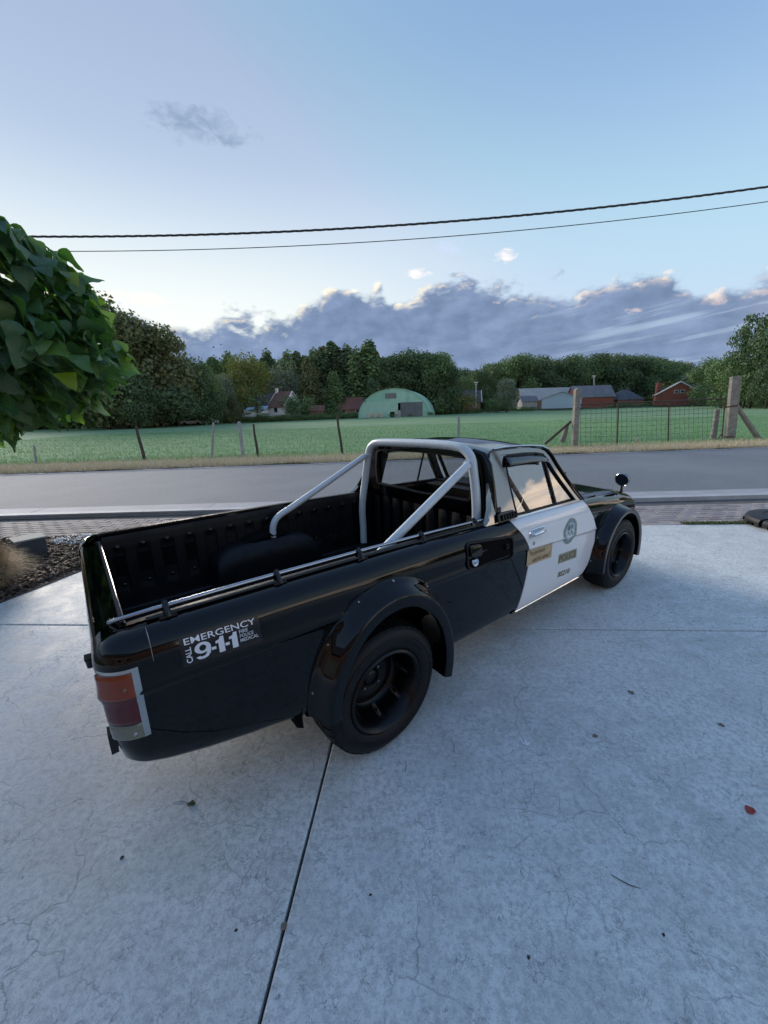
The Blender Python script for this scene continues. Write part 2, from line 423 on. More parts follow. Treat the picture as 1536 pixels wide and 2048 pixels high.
MT['land'] = rough_mat('meadow', ((.05, .085, .035), (.07, .10, .045), (.09, .10, .05)), (.05, .6), .9, (8, .4, .05))
MT['straw_ground'] = rough_mat('straw_ground', ((.38, .31, .20), (.50, .42, .28), (.24, .21, .12)), (3, 30), .95, (60, .7, .02))

def random_mat(name, cols, rough=.7, uvvein=False, transl=0, spec=.5):
    """colour varies per object or per mesh island"""
    m = bpy.data.materials.new(name); m.use_nodes = True; k = NT(m.node_tree)
    o = k.new('ShaderNodeOutputMaterial'); b = k.new('ShaderNodeBsdfPrincipled')
    gi = k.new('ShaderNodeNewGeometry'); oi = k.new('ShaderNodeObjectInfo')
    rv = k.math('FRACT', k.math('ADD', gi.outputs['Random Per Island'], oi.outputs['Random']))
    rp = k.new('ShaderNodeValToRGB'); k.put(rp.inputs[0], rv)
    el = rp.color_ramp.elements
    el[0].position = 0; el[0].color = (*cols[0], 1); el[1].position = 1; el[1].color = (*cols[-1], 1)
    for i, c in enumerate(cols[1:-1]): e = el.new((i+1)/(len(cols)-1)); e.color = (*c, 1)
    c = rp.outputs[0]
    if uvvein:
        uv = k.new('ShaderNodeUVMap'); sp = k.new('ShaderNodeSeparateXYZ'); k.put(sp.inputs[0], uv.outputs[0])
        u_, v_ = sp.outputs[0], sp.outputs[1]
        au = k.math('ABSOLUTE', k.math('SUBTRACT', u_, .5))
        mid = k.smooth(au, .022, .0)
        side = k.math('FRACT', k.math('MULTIPLY', k.math('SUBTRACT', v_, k.math('MULTIPLY', au, .75)), 6.5))
        sv_ = k.smooth(k.math('ABSOLUTE', k.math('SUBTRACT', side, .5)), .07, .0)
        vein = k.math('MAXIMUM', mid, k.math('MULTIPLY', sv_, .7))
        c = k.mix(k.math('MULTIPLY', vein, .4), c, (.17, .24, .12))
        bp = k.new('ShaderNodeBump'); bp.inputs['Strength'].default_value = .5; bp.inputs['Distance'].default_value = .004
        k.put(bp.inputs['Height'], k.math('SUBTRACT', 1, vein)); k.l.new(bp.outputs[0], b.inputs['Normal'])
    k.put(b.inputs['Base Color'], c); b.inputs['Roughness'].default_value = rough; b.inputs['Specular IOR Level'].default_value = spec
    if transl:
        tl = k.new('ShaderNodeBsdfTranslucent'); k.put(tl.inputs[0], k.mix(1, c, (1.5, 1.7, .5), 'MULTIPLY')); mx = k.new('ShaderNodeMixShader'); mx.inputs[0].default_value = transl
        k.l.new(b.outputs[0], mx.inputs[1]); k.l.new(tl.outputs[0], mx.inputs[2]); k.l.new(mx.outputs[0], o.inputs[0])
    else: k.l.new(b.outputs[0], o.inputs[0])
    return m
MT['paver'] = random_mat('clay_paver', [(.20, .17, .165), (.27, .235, .23), (.31, .29, .285), (.235, .21, .22), (.34, .30, .28), (.25, .22, .215)], .85)
MT['chip'] = random_mat('bark_chip', [(.06, .04, .03), (.13, .09, .065), (.20, .15, .11), (.085, .06, .05), (.16, .13, .11), (.045, .035, .03)], .9)
MT['pebble'] = random_mat('pale_pebble', [(.45, .50, .56), (.60, .64, .68), (.38, .42, .48)], .7)
MT['leaf'] = random_mat('catalpa_leaf', [(.036, .095, .050), (.052, .128, .058), (.075, .165, .050), (.038, .105, .060), (.115, .21, .045), (.048, .12, .055)], .36, True, .36)
MT['leaf_backlit'] = random_mat('backlit_leaf', [(.22, .30, .03), (.16, .24, .03)], .45, True, .5)  # light through the leaf put into the colour, for the crown's right rim
MT['drygrass'] = random_mat('dry_straw', [(.68, .55, .36), (.76, .65, .46), (.55, .44, .27), (.70, .62, .46), (.32, .32, .15)], .85)
MT['orngrass'] = random_mat('brown_grass', [(.30, .20, .10), (.40, .28, .15), (.48, .36, .21), (.22, .14, .07)], .85)
MT['crop'] = random_mat('crop_blade', [(.12, .255, .13), (.15, .30, .145), (.10, .225, .13), (.19, .31, .15)], .7, False, .25)
MT['weed'] = random_mat('weed_green', [(.06, .11, .03), (.10, .14, .05), (.16, .15, .07)], .8)
def tree_mat(name, cols): return random_mat(name, cols, .75, False, .12, .25)
MT['t_dark'] = tree_mat('foliage_dark', [(0.055, 0.097, 0.057), (0.078, 0.130, 0.065), (0.105, 0.157, 0.078), (0.066, 0.113, 0.069)])
MT['t_mid'] = tree_mat('foliage_mid', [(0.082, 0.144, 0.065), (0.113, 0.186, 0.083), (0.144, 0.219, 0.098), (0.095, 0.157, 0.078)])
MT['t_brown'] = tree_mat('foliage_olive', [(0.117, 0.134, 0.065), (0.157, 0.173, 0.083), (0.097, 0.121, 0.065), (0.186, 0.186, 0.091)])
MT['t_grey'] = tree_mat('foliage_grey', [(0.147, 0.192, 0.149), (0.186, 0.235, 0.174), (0.117, 0.161, 0.126), (0.216, 0.255, 0.197)])
MT['t_yell'] = tree_mat('foliage_yellow', [(0.156, 0.176, 0.050), (0.197, 0.211, 0.063), (0.120, 0.148, 0.050), (0.169, 0.184, 0.063)])
MT['bark'] = rough_mat('bark', ((.06, .05, .04), (.09, .075, .06), (.035, .03, .025)), (4, 20), .95, (15, .6, .03))
MT['wood_grey'] = rough_mat('weathered_wood', ((.20, .18, .155), (.30, .28, .25), (.11, .095, .08)), (5, 24), .9, (40, .5, .01))
MT['wood_brown'] = rough_mat('brown_post_wood', ((.06, .045, .035), (.10, .075, .058), (.04, .03, .025)), (6, 24), .9, (40, .5, .01))
MT['conc_post'] = rough_mat('concrete_post', ((.26, .27, .28), (.34, .35, .36), (.2, .2, .2)), (6, 30), .85, (40, .4, .006))
MT['rust'] = rough_mat('rusted_iron', ((.055, .035, .028), (.08, .048, .035), (.03, .022, .02)), (8, 40), .8, (60, .4, .003))
MT['wire'] = mat('fence_wire', (.16, .15, .14), .6, metal=.5)
MT['cable'] = mat('cable', (.03, .03, .032), .6)

# ==================================================================  THE GROUND
def terr(x, y):
    """height of the land"""
    a = np.clip((y-13.2)/1.2, 0, 1); base = -.14+.15*a*a*(3-2*a)
    k = np.clip(.004+.00011*x, 0.0, .019)
    yy = np.clip(y-30, 0, 140)
    return base + k*yy + .12*np.sin(x*.045+1)*np.clip((y-30)/60, 0, 1)

def land():
    xs = np.concatenate([np.linspace(-1500, -160, 12), np.linspace(-150, 220, 75), np.linspace(240, 1500, 12)])
    ys = np.concatenate([np.linspace(-1200, -40, 10), np.linspace(-30, 10, 9), np.linspace(11.5, 16, 10), np.linspace(18, 190, 60), np.linspace(210, 1800, 14)])
    X, Y = np.meshgrid(xs, ys); Z = terr(X, Y)
    V = np.stack([X.ravel(), Y.ravel(), Z.ravel()], 1); w = len(xs); h = len(ys)
    i = np.arange((w-1)*(h-1)); r_, c_ = i//(w-1), i % (w-1); a = r_*w+c_
    F = np.stack([a, a+1, a+w+1, a+w], 1)
    o = link('ground', np_mesh('ground', V, F, MT['land'], smooth=True)); tag(o, kind='structure')
land()

def sheet(name, pts, z, m, nx=60, thick=None):
    """strip between two polylines given as functions of x"""
    pass

def strip(name, x0, x1, f0, f1, z0, z1, m, nx=80, ny=3, zf=None):
    V = []; F = []
    for i in range(nx+1):
        x = x0+(x1-x0)*i/nx
        for j in range(ny+1):
            t = j/ny; y = f0(x)*(1-t)+f1(x)*t
            z = (z0*(1-t)+z1*t) if zf is None else float(zf(x, y))
            V.append((x, y, z))
    w = ny+1
    for i in range(nx):
        for j in range(ny): a = i*w+j; F.append((a, a+w, a+w+1, a+1))
    me = np_mesh(name, np.array(V), np.array(F), m, smooth=True)
    return tag(link(name, me), kind='structure')

road_near = lambda x: 6.83+.017*x
road_far = lambda x: 12.55+.088*x if x < 14 else 13.78+.04*(x-14)
verge_far = lambda x: road_far(x)+2.35+.03*math.sin(x*.9)
strip('road', -70, 90, lambda x: road_near(x)-.55, road_far, -.006, -.012, MT['asphalt'], 60, 4)
strip('verge', -70, 90, lambda x: road_far(x)+.02*math.sin(x*3.1), verge_far, .0, .03, MT['straw_ground'], 400, 8,
      zf=lambda x, y: .012+.03*math.sin(x*2.3+y*5)*math.sin(x*.7)+.02*math.sin(y*4+x))
strip('field', -110, 180, lambda x: 14.3+.088*max(min(x, 14), -40), lambda x: 150., 0, 0, MT['field'], 90, 60, zf=lambda x, y: terr(x, y)+.02)
# paved road edge of broken tar on the far side
strip('road_edge', -60, 80, lambda x: road_far(x)-.22, lambda x: road_far(x)+.05, -.004, -.003, MT['gutter'], 60, 1)

# ---- gutter and kerb, stone by stone
kerb = empty('kerb'); tag(kerb, kind='structure')
kl = lambda x: 6.27+.0095*x
def kerb_piece(L, w0, w1, h):
    mb = MB(); mb.box((L/2, (w0+w1)/2, (h-.06)/2), (L-.006, w1-w0, h+.06)); me = mb.mesh('kerb_stone', False); return me
km = kerb_piece(1.0, 0, .15, .018); km.materials.append(MT['kerb'])
gm = kerb_piece(1.0, .155, .56, .004); gm.materials.append(MT['gutter'])
for i in range(-14, 18):
    for me, nm in ((km, 'kerb_stone'), (gm, 'gutter_slab')):
        o = link(nm, me, kerb, (i, kl(i), random.uniform(-.002, .002)), (0, 0, math.atan(.0095)+random.uniform(-.001, .001)))

# ---- clay pavers between driveway and kerb
pave = empty('brick_pavement'); tag(pave, kind='structure')
strip('paver_bed', -14, 18, lambda x: 4.2, lambda x: kl(x)-.002, -.05, -.05, MT['sand'], 4, 1)
bpy.data.objects['paver_bed'].parent = pave
del bpy.data.objects['paver_bed']['kind']
def far_edge(x): return 4.845-.055*(x-3.3)      # far edge of the concrete
def brick_mesh():
    mb = MB(); a, b, h = .097, .0465, .045; e = .004
    vs = [(-a, -b, -h), (a, -b, -h), (a, b, -h), (-a, b, -h), (-a, -b, -e), (a, -b, -e), (a, b, -e), (-a, b, -e), (-a+e, -b+e, 0), (a-e, -b+e, 0), (a-e, b-e, 0), (-a+e, b-e, 0)]
    mb.add(vs, [(0, 1, 5, 4), (1, 2, 6, 5), (2, 3, 7, 6), (3, 0, 4, 7), (4, 5, 9, 8), (5, 6, 10, 9), (6, 7, 11, 10), (7, 4, 8, 11), (8, 9, 10, 11)])
    return mb
bmesh_brick = brick_mesh().mesh('brick', False); bmesh_brick.materials.append(MT['paver'])
cand = []
for row in range(16):
    for i in range(-62, 82):
        x = i*.204+(row % 2)*.102; y = 4.28+row*.1015
        y += .010*math.sin(x*1.7+row*.3); 
        if y+.05 > kl(x)-.003: continue
        if y-.05 < far_edge(x)+.01 and x > -2.75: continue
        if x < -2.75 and y < 4.92+.02*math.sin(x*3): continue
        cand.append((x, y, row))
vis = []; hid = []
for x, y, row in cand:
    u = x/y     # seen at the left or right of the truck
    k_ = (-1.02 < u < -.60) or (.62 < u < .99)
    (vis if k_ else hid).append((x, y, row))
vis.sort(key=lambda p: p[0]**2+p[1]**2)
hid += vis[300:]; vis = vis[:300]
def jit(x, y): return (.004*math.sin(x*2.1+y*3)+random.uniform(-.002, .002)), (random.uniform(-.02, .02), random.uniform(-.012, .012), random.uniform(-.02, .02))
for x, y, row in vis:
    z, r_ = jit(x, y); link('brick', bmesh_brick, pave, (x, y, z-.002), r_)
bv = np.array([v.co for v in bmesh_brick.vertices]); bf = [tuple(p.vertices) for p in bmesh_brick.polygons]; bf = np.array(bf)
VV = []; FF = []
for n_, (x, y, row) in enumerate(hid):
    z, r_ = jit(x, y); c_, s_ = math.cos(r_[2]), math.sin(r_[2])
    q = bv.copy(); q = np.stack([q[:, 0]*c_-q[:, 1]*s_+x, q[:, 0]*s_+q[:, 1]*c_+y, q[:, 2]+z-.002+bv[:, 0]*r_[1]], 1)
    VV.append(q); FF.append(bf+n_*len(bv))
o = link('bricks', np_mesh('bricks', np.concatenate(VV), np.concatenate(FF), MT['paver']), pave); o['kind'] = 'stuff'

# ---- driveway: four slabs with an open joint
drive = empty('driveway'); tag(drive, kind='structure')
jx = lambda y: -.41+.0905*y                    # joint running away from the camera
jy = lambda x: 2.508-.063*x                    # joint running across
ledge = lambda y: -3.30+.254*(y-3.05)          # left edge of the concrete
def jcross():
    y = 2.53
    for _ in range(20): y = jy(jx(y))
    return jx(y), y
cx_, cy_ = jcross(); g = .0055
slabs = [
 [(ledge(-6), -6), (jx(-6)-g, -6), (cx_-g, cy_-g), (ledge(2.7), jy(ledge(2.7))-g)],
 [(jx(-6)+g, -6), (16, -6), (16, jy(16)-g), (cx_+g, cy_-g)],
 [(ledge(2.72), jy(ledge(2.72))+g), (cx_-g, cy_+g), (jx(5)-g, far_edge(jx(5))), (ledge(5.0), far_edge(ledge(5.0)))],
 [(cx_+g, cy_+g), (16, jy(16)+g), (16, far_edge(16)), (jx(5)+g, far_edge(jx(5)))]]
for q in slabs:
    mb = MB(); e = .006
    c = Vector((sum(p[0] for p in q)/4, sum(p[1] for p in q)/4, 0))
    inn = []
    for i, p in enumerate(q):
        p0 = Vector((*q[i-1], 0)); p1 = Vector((*p, 0)); p2 = Vector((*q[(i+1) % 4], 0))
        inn.append(p1+((p0-p1).normalized()+(p2-p1).normalized())*e)
    lo = [(p[0], p[1], -.12) for p in q]; mi = [(p[0], p[1], -e*.7) for p in q]
    mb.add(lo+mi+[tuple(p) for p in inn], [(i, (i+1) % 4, 4+(i+1) % 4, 4+i) for i in range(4)]+[(4+i, 4+(i+1) % 4, 8+(i+1) % 4, 8+i) for i in range(4)]+[(8, 9, 10, 11)])
    mb.build('concrete_slab', MT['concrete'], drive, smooth=False)
mb = MB(); mb.add([(ledge(-6)-.02, -6, -.03), (16, -6, -.03), (16, 5.0, -.03), (-2.7, 5.2, -.03)], [(0, 1, 2, 3)]); mb.build('joint_base', MT['joint'], drive, smooth=False)

# ==================================================================  THE TRUCK
TX, TY, TYAW = -.5052, 2.1047, R(38.43)
truck = empty('pickup_truck', (TX, TY, 0), TYAW)
tag(truck, 'black two door pickup with white police door and pale roll bar, parked on the driveway', 'pickup truck')
WB = 2.535
ip = lambda x, pts: float(np.interp(x, [p[0] for p in pts], [p[1] for p in pts]))
ZT = [(-1, .880), (-.8, .888), (-.3, .886), (.2, .881), (.55, .875), (.9, .867), (1.1, .861), (1.95, .838), (2.25, .822), (2.7, .785), (2.95, .742), (3.08, .69), (3.16, .62)]
ZU = [(-1, .80), (-.35, .792), (0, .770), (.5, .748), (1.2, .736), (2.0, .705), (2.7, .665), (3.0, .63), (3.16, .58)]
ZL = [(-1, .71), (-.3, .70), (.5, .685), (1.0, .673), (1.16, .664), (2.03, .602), (3.16, .54)]
ZB = [(-1, .47), (-.93, .455), (-.87, .425), (-.83, .408), (-.71, .374), (-.57, .344), (-.46, .325), (-.33, .296), (0, .27), (.42, .248), (.55, .244), (2.1, .216), (2.9, .23), (3.16, .30)]
YM = [(-1, .735), (-.5, .742), (0, .748), (1, .748), (2, .742), (2.6, .73), (3.0, .705), (3.16, .66)]
YT = [(-1, .655), (.5, .66), (.95, .672), (1.1, .686), (1.95, .682), (2.3, .655), (2.8, .615), (3.16, .56)]
def insets(x, nshoulder=11):
    """rows of (inset, z) from the shoulder top down"""
    zt, zu, zl, zb = ip(x, ZT), ip(x, ZU), ip(x, ZL), ip(x, ZB); I0 = ip(x, YM)-ip(x, YT)
    rows = []
    for i in range(nshoulder+1):
        ph = math.pi/2*i/nshoulder
        rows.append((.005+(I0-.005)*(1-math.sin(ph)), zu+(zt-zu)*math.cos(ph)))
    for t in (.25, .5, .75): rows.append((.005+.004*math.sin(t*math.pi)-.005*t, zu+(zl-zu)*t))
    rows += [(0, zl+.004), (.001, zl), (.005, zl-.004), (.010, zl-.010), (.0115, zl-.02)]
    for t in (.12, .25, .4, .55, .7, .82): rows.append((.0115+.014*t*t+.0*t, (zl-.02)+(zb+.03-zl+.02)*t))
    for t, i_ in ((.9, .028), (.96, .040), (.99, .054), (1.0, .075)): rows.append((i_, (zl-.02)+(zb-zl+.02)*t))
    return rows
def yside(x, z):
    r_ = insets(x); zs = [q[1] for q in r_][::-1]; ii = [q[0] for q in r_][::-1]
    return ip(x, YM)-float(np.interp(z, zs, ii))
REAR = [(1.03, .89), (1.05, .83), (1.12, .76), (1.18, .69), (1.206, .55), (1.182, .417), (1.132, .25), (1.12, .2)][::-1]
FRONT = [(1.93, .89), (1.95, .83), (2.03, .73), (2.10, .66), (2.143, .58), (2.15, .49), (2.135, .40), (2.08, .30), (2.03, .25), (2.0, .2)][::-1]
redge = lambda z: float(np.interp(z, [p[1] for p in REAR], [p[0] for p in REAR]))
fedge = lambda z: float(np.interp(z, [p[1] for p in FRONT], [p[0] for p in FRONT]))
def side_pts(x, s, extra=0):
    return [Vector((x, s*(ip(x, YM)-i_+extra), z)) for i_, z in insets(x)]
NR = len(insets(0))
def body_side(s):
    mb = MB().mat(MT['paint'])
    # rear quarter: x from -.875 to the door's rear edge; rows follow the profile
    N = 110
    def col_at(t, a, b):
        out = []
        xr = [insets(a+(b(.5)-a)*t)[i][1] for i in range(NR)]
        for i in range(NR):
            z = xr[i]; x = a+(b(z)-a)*t
            q = insets(x)[i]; out.append(Vector((x, s*(ip(x, YM)-q[0]), q[1])))
        return out
    cols = [col_at(t/N, -.875, lambda z: redge(z)-.003) for t in range(N+1)]
    arch = lambda p, cx, a, b, cz: ((p.x-cx)/a)**2+((p.z-cz)/b)**2 < 1
    def emit(cols, cut):
        b = len(mb.v)
        for c in cols: mb.v += [tuple(p) for p in c]
        for i in range(len(cols)-1):
            for j in range(NR-1):
                q = [cols[i][j], cols[i+1][j], cols[i+1][j+1], cols[i][j+1]]
                c = sum(q, Vector())/4
                if cut and arch(c, *cut): continue
                mb.face((b+i*NR+j, b+(i+1)*NR+j, b+(i+1)*NR+j+1, b+i*NR+j+1))
    emit(cols, (.045, .365, .445, .30))
    # rear corner
    cor = []
    for i in range(13):
        a = math.pi/2*i/12; n = Vector((-math.sin(a), s*math.cos(a), 0)); px, py = -.875, ip(-.875, YM)-.10
        q = insets(-.875-.1*math.sin(a)*.0)
        row = []
        for i_, z in q:
            zz = z if z > .5 else z+ .02*math.sin(a)
            row.append(Vector((px, s*py, zz))+n*(.10-min(i_, .092)))
        cor.append(row)
    for ya in (.60, .575):
        row = []
        for i_, z in insets(-.875):
            row.append(Vector((-.975+min(i_, .092), s*ya, z if z > .5 else z+.02)))
        cor.append(row)
    mb.grid(cor)
    # front fender
    N2 = 56
    def colf(t):
        out = []
        for i in range(NR):
            z0 = insets(2.05+1.09*t)[i][1]; x = (fedge(z0)+.003)+(3.14-(fedge(z0)+.003))*t
            q = insets(x)[i]; out.append(Vector((x, s*(ip(x, YM)-q[0]), q[1])))
        return out
    cols = [colf(t/N2) for t in range(N2+1)]
    emit(cols, (WB, .37, .40, .29))
    # nose corner
    nose = []
    for i in range(9):
        a = math.pi/2*i/8; q = insets(3.14); row = []
        for i_, z in q: row.append(Vector((3.14+.045*math.sin(a)*(1 if z < .6 else .6), s*(ip(3.14, YM)-i_*(math.cos(a)*.5+.5)-.09*(1-math.cos(a))), z)))
        nose.append(row)
    mb.grid(nose)
    # sill strip under the door
    rows = []
    for i in range(30):
        x = 1.09+(2.06-1.09)*i/29; zb = ip(x, ZB)
        rows.append([Vector((x, s*(ip(x, YM)-.03), zb+.022)), Vector((x, s*(ip(x, YM)-.038), zb+.008)), Vector((x, s*(ip(x, YM)-.06), zb)), Vector((x, s*(ip(x, YM)-.12), zb-.004))])
    mb.grid(rows)
    # top of the bed side: flat rail, inner lip
    rows = []
    for i in range(61):
        x = -.875+(.99+.875)*i/60; zt = ip(x, ZT); yt = ip(x, YT)
        rows.append([Vector((x, s*yt, zt)), Vector((x, s*(yt-.012), zt+.003)), Vector((x, s*.622, zt+.003)), Vector((x, s*.612, zt-.004)), Vector((x, s*.608, zt-.05))])
    mb.grid(rows)
    # corner cap
    top = [c[0] for c in cor]; ctr = Vector((-.875, s*.61, .888)); b = len(mb.v); mb.v.append(tuple(ctr)); mb.v += [tuple(p) for p in top]
    for i in range(len(top)-1): mb.face((b, b+1+i, b+2+i))
    # inner closing of the corner post
    mb.add([(-.89, s*.575, .884), (-.89, s*.575, .47), (-.86, s*.61, .47), (-.86, s*.61, .884), (-.975+.08, s*.575, .88), (-.965, s*.575, .5)], [(0, 1, 2, 3), (4, 5, 1, 0)])
    return mb
for s in (-1, 1):
    pass
bod = MB().mat(MT['paint'])
for s in (-1, 1):
    m_ = body_side(s); b = len(bod.v); bod.v += m_.v
    for f in m_.f: bod.face([i+b for i in f])
# rear valance under the tailgate, front panel, scuttle
rows = []
for i in range(9):
    y = -.58+1.16*i/8; rows.append([(-.962, y, .56), (-.965, y, .50), (-.955, y, .455), (-.90, y, .43), (-.80, y, .42)])
bod.grid(rows)
rows = []
for i in range(13):
    y = -.57+1.14*i/12; rows.append([(3.14, y, .60), (3.175, y, .60), (3.18, y, .44), (3.15, y, .30), (3.0, y, .26)])
bod.grid(rows)
body = bod.build('body', None, truck, angle=45, merge=.0004)
# dark backing and box added to block light; wheel wells and axles
mb = MB()
for s in (-1, 1):
    mb.box((1.6, s*.655, .53), (1.3, .01, .60)); mb.box((.72, s*.61, .56), (.5, .01, .5)); mb.box((-.62, s*.60, .60), (.5, .01, .3))
    mb.lathe([(.40, -.02), (.42, 0), (.42, .20), (.30, .205)], (.03, (s*.50 if s > 0 else -.70), .31), 32, 'Y', -.1, math.pi+.1)
    mb.lathe([(.40, -.02), (.42, 0), (.42, .20), (.30, .205)], (WB, (s*.48 if s > 0 else -.68), .31), 32, 'Y', -.1, math.pi+.1)
mb.box((1.05, 0, .30), (3.7, .84, .12)); mb.box((0, 0, .285), (.09, 1.1, .09)); mb.box((.1, 0, .41), (1.85, 1.1, .02))
mb.box((1.6, 0, .27), (1.2, 1.26, .04)); mb.box((WB, 0, .27), (.1, 1.1, .08)); mb.box((-.45, .25, .36), (.5, .3, .16))
mb.build('chassis_light_block', MT['underbody'], truck, smooth=False)
mb = MB(); mb.tube([(.8, -.35, .2), (-.2, -.35, .22), (-.6, -.30, .27), (-.8, -.25, .27)], .022, 10); mb.build('exhaust_pipe', MT['trimdark'], truck)

# ---- doors
def door(s, m):
    mb = MB().mat(m)
    zs = []
    base = [q[1] for q in insets(1.6)]
    N = 48; cols = []
    for t in range(N+1):
        u = t/N; out = []
        for i in range(NR):
            zapprox = insets(1.2+.9*u)[i][1]; x = redge(zapprox)+(fedge(zapprox)-redge(zapprox))*u
            q = insets(x)[i]; zb = ip(x, ZB)
            z = q[1]; ii = q[0]
            if z < zb+.024: z = zb+.024-.0006*(i-NR); ii = .0335
            out.append(Vector((x, s*(ip(x, YM)-ii+.0035), z)))
        cols.append(out)
    mb.grid(cols)
    # returned edges
    for c in (cols[0], cols[-1]): mb.grid([c, [p-Vector((0, s*.02, 0)) for p in c]])
    mb.grid([[c[0] for c in cols], [c[0]-Vector((0, s*.03, 0)) for c in cols]])
    mb.grid([[c[-1] for c in cols], [c[-1]-Vector((0, s*.03, 0)) for c in cols]])
    return mb.build('door', None, truck, angle=45)
for s in (-1, 1):
    d = door(s, MT['white_paint'])
    d['label'] = 'white front door with police markings' if s < 0 else 'white far side door'
    def sp(x, z, off=.0): return Vector((x, s*(yside(x, z)+.0035+off), z))
    # handle: recessed dish, lever; lock
    mb = MB(); rows = []
    for t in range(25):
        a = 2*math.pi*t/24; sx = math.copysign(abs(math.cos(a))**.35, math.cos(a)); sz = math.copysign(abs(math.sin(a))**.35, math.sin(a))
        rows.append([sp(1.262+.088*sx, .758+.027*sz, .003), sp(1.262+.082*sx, .758+.022*sz, .007), sp(1.262+.074*sx, .758+.015*sz, .003)])
    mb.grid(rows); mb.build('handle_bezel', MT['chrome'], d)
    mb = MB(); mb.tube([sp(1.19, .757, .004), sp(1.20, .757, .016), sp(1.26, .757, .020), sp(1.325, .757, .016), sp(1.335, .757, .004)], [.010, .013, .014, .013, .010], 10); mb.build('handle', MT['chrome'], d)
    mb = MB(); mb.lathe([(0, .006), (.009, .006), (.012, .002), (.012, -.004)], tuple(sp(1.236, .690)), 16, 'Y') if s > 0 else mb.lathe([(0, -.006), (.009, -.006), (.012, -.002), (.012, .004)], tuple(sp(1.236, .690)), 16, 'Y')
    mb.build('door_lock', MT['steel'], d)
    # chrome belt strip and sill strip
    pts = [Vector((x, s*(ip(x, YT)-.001), ip(x, ZT)+.006)) for x in np.linspace(1.06, 1.95, 20)]
    mb = MB(); mb.tube(pts, .0075, 6); mb.build('belt_trim', MT['chrome'], d)
    pts = [Vector((x, s*(ip(x, YM)-.034), ip(x, ZB)+.014)) for x in np.linspace(1.12, 2.03, 20)]
    mb = MB(); mb.tube(pts, .0065, 6); mb.build('sill_trim', MT['chrome'], truck)
    if s < 0: near_door = d

# ---- cab upper body
YC = lambda z: .690-(z-.85)*.35
def cabp(s, off=0): return lambda x, z: Vector((x, s*(YC(z)+off), z))
OUT = [(.825, .868), (.868, .893), (.905, .945), (.935, 1.02), (.965, 1.10), (.978, 1.18), (.99, 1.235), (1.03, 1.262), (1.15, 1.266), (1.30, 1.264), (1.45, 1.256), (1.57, 1.242), (1.63, 1.222), (1.665, 1.195),
       (1.71, 1.125), (1.79, 1.02), (1.88, .915), (1.955, .842), (1.5, .855), (1.10, .864)]
INN = [(1.132, .875), (1.128, .93), (1.130, 1.03), (1.136, 1.12), (1.142, 1.19), (1.152, 1.222), (1.20, 1.232), (1.35, 1.230), (1.50, 1.221), (1.575, 1.208), (1.612, 1.180), (1.67, 1.09), (1.74, 1.00), (1.84, .885), (1.862, .858), (1.5, .866)]
for s in (-1, 1):
    mb = MB().mat(MT['cabpaint']); mb.slab([OUT, INN], cabp(s, 0), cabp(s, -.035))
    o = mb.build('cab_side', None, truck, angle=30); bevel(o, .006, 2)
    mb = MB().mat(MT['rubber'])
    n_ = len(INN); c0 = (1.42, 1.02)
    IN2 = [(x+(c0[0]-x)*.035, z+(c0[1]-z)*.05) for x, z in INN]
    mb.slab([INN, IN2], cabp(s, .003), cabp(s, -.02)); mb.build('window_seal', None, truck, smooth=False)
    mb = MB().mat(MT['glass']); mb.poly([[(x, z) for x, z in IN2 if x < 1.60]+[]], cabp(s, -.012)) if False else None
    g1 = [(1.14, .884), (1.14, 1.03), (1.148, 1.17), (1.165, 1.218), (1.35, 1.22), (1.50, 1.212), (1.560, 1.196), (1.575, 1.16), (1.590, .876)]
    g2 = [(1.604, .876), (1.590, 1.16), (1.602, 1.172), (1.66, 1.085), (1.73, .995), (1.835, .882), (1.848, .872)]
    mb = MB(); mb.poly([g1], cabp(s, -.012)); o = mb.build('door_window', MT['glass' if s < 0 else 'glass_thin'], truck, smooth=False)
    mb = MB(); mb.poly([g2], cabp(s, -.012)); o = mb.build('quarter_window', MT['glass' if s < 0 else 'glass_thin'], truck, smooth=False)
    mb = MB(); mb.tube([cabp(s, -.004)(1.597, .868), cabp(s, -.004)(1.583, 1.205)], .0095, 6); mb.build('window_divider', MT['trimdark'], truck)
    # drip rail
    dr = [cabp(s, .010)(x, z+.004) for x, z in [(.985, 1.225), (1.0, 1.25), (1.04, 1.266), (1.15, 1.270), (1.30, 1.268), (1.45, 1.260), (1.57, 1.246), (1.64, 1.222), (1.68, 1.185), (1.72, 1.12), (1.80, 1.015), (1.89, .91), (1.955, .845)]]
    mb = MB(); mb.tube(dr, .006, 6); mb.build('drip_rail', MT['paint'], truck)
    mb = MB(); mb.tube([p+Vector((0, s*.006, .006)) for p in dr[2:8]], .004, 6); mb.build('drip_trim', MT['chrome'], truck)
    # smoked wind deflector over the door window
    rows = []
    for i in range(15):
        t = i/14; x = 1.145+.445*t; zt = 1.226-.012*t-.02*t**4; dd = .045-.012*t
        rows.append([cabp(s, .004)(x, zt), cabp(s, .020)(x, zt-.018), cabp(s, .030)(x, zt-dd), cabp(s, .028)(x, zt-dd-.012)])
    mb = MB(); mb.grid(rows); o = mb.build('wind_deflector', MT['smoke'], truck)
    o.modifiers.new('s', 'SOLIDIFY').thickness = .002
    # louvred vent at the foot of the sail panel
    vent = MB(); vent.slab([[(.925, .872), (.935, .915), (.955, .922), (1.09, .918), (1.105, .905), (1.112, .872)]], cabp(s, .004), cabp(s, .018)); vo = vent.build('side_vent', MT['trimdark'], truck, smooth=False); bevel(vo, .003, 1)
    for i in range(6):
        x = .955+.026*i; f = MB(); f.slab([[(x, .880), (x+.003, .912), (x+.015, .912), (x+.012, .880)]], cabp(s, .019), cabp(s, .030)); f.build('vent_fin', MT['rubber'], vo, smooth=False)

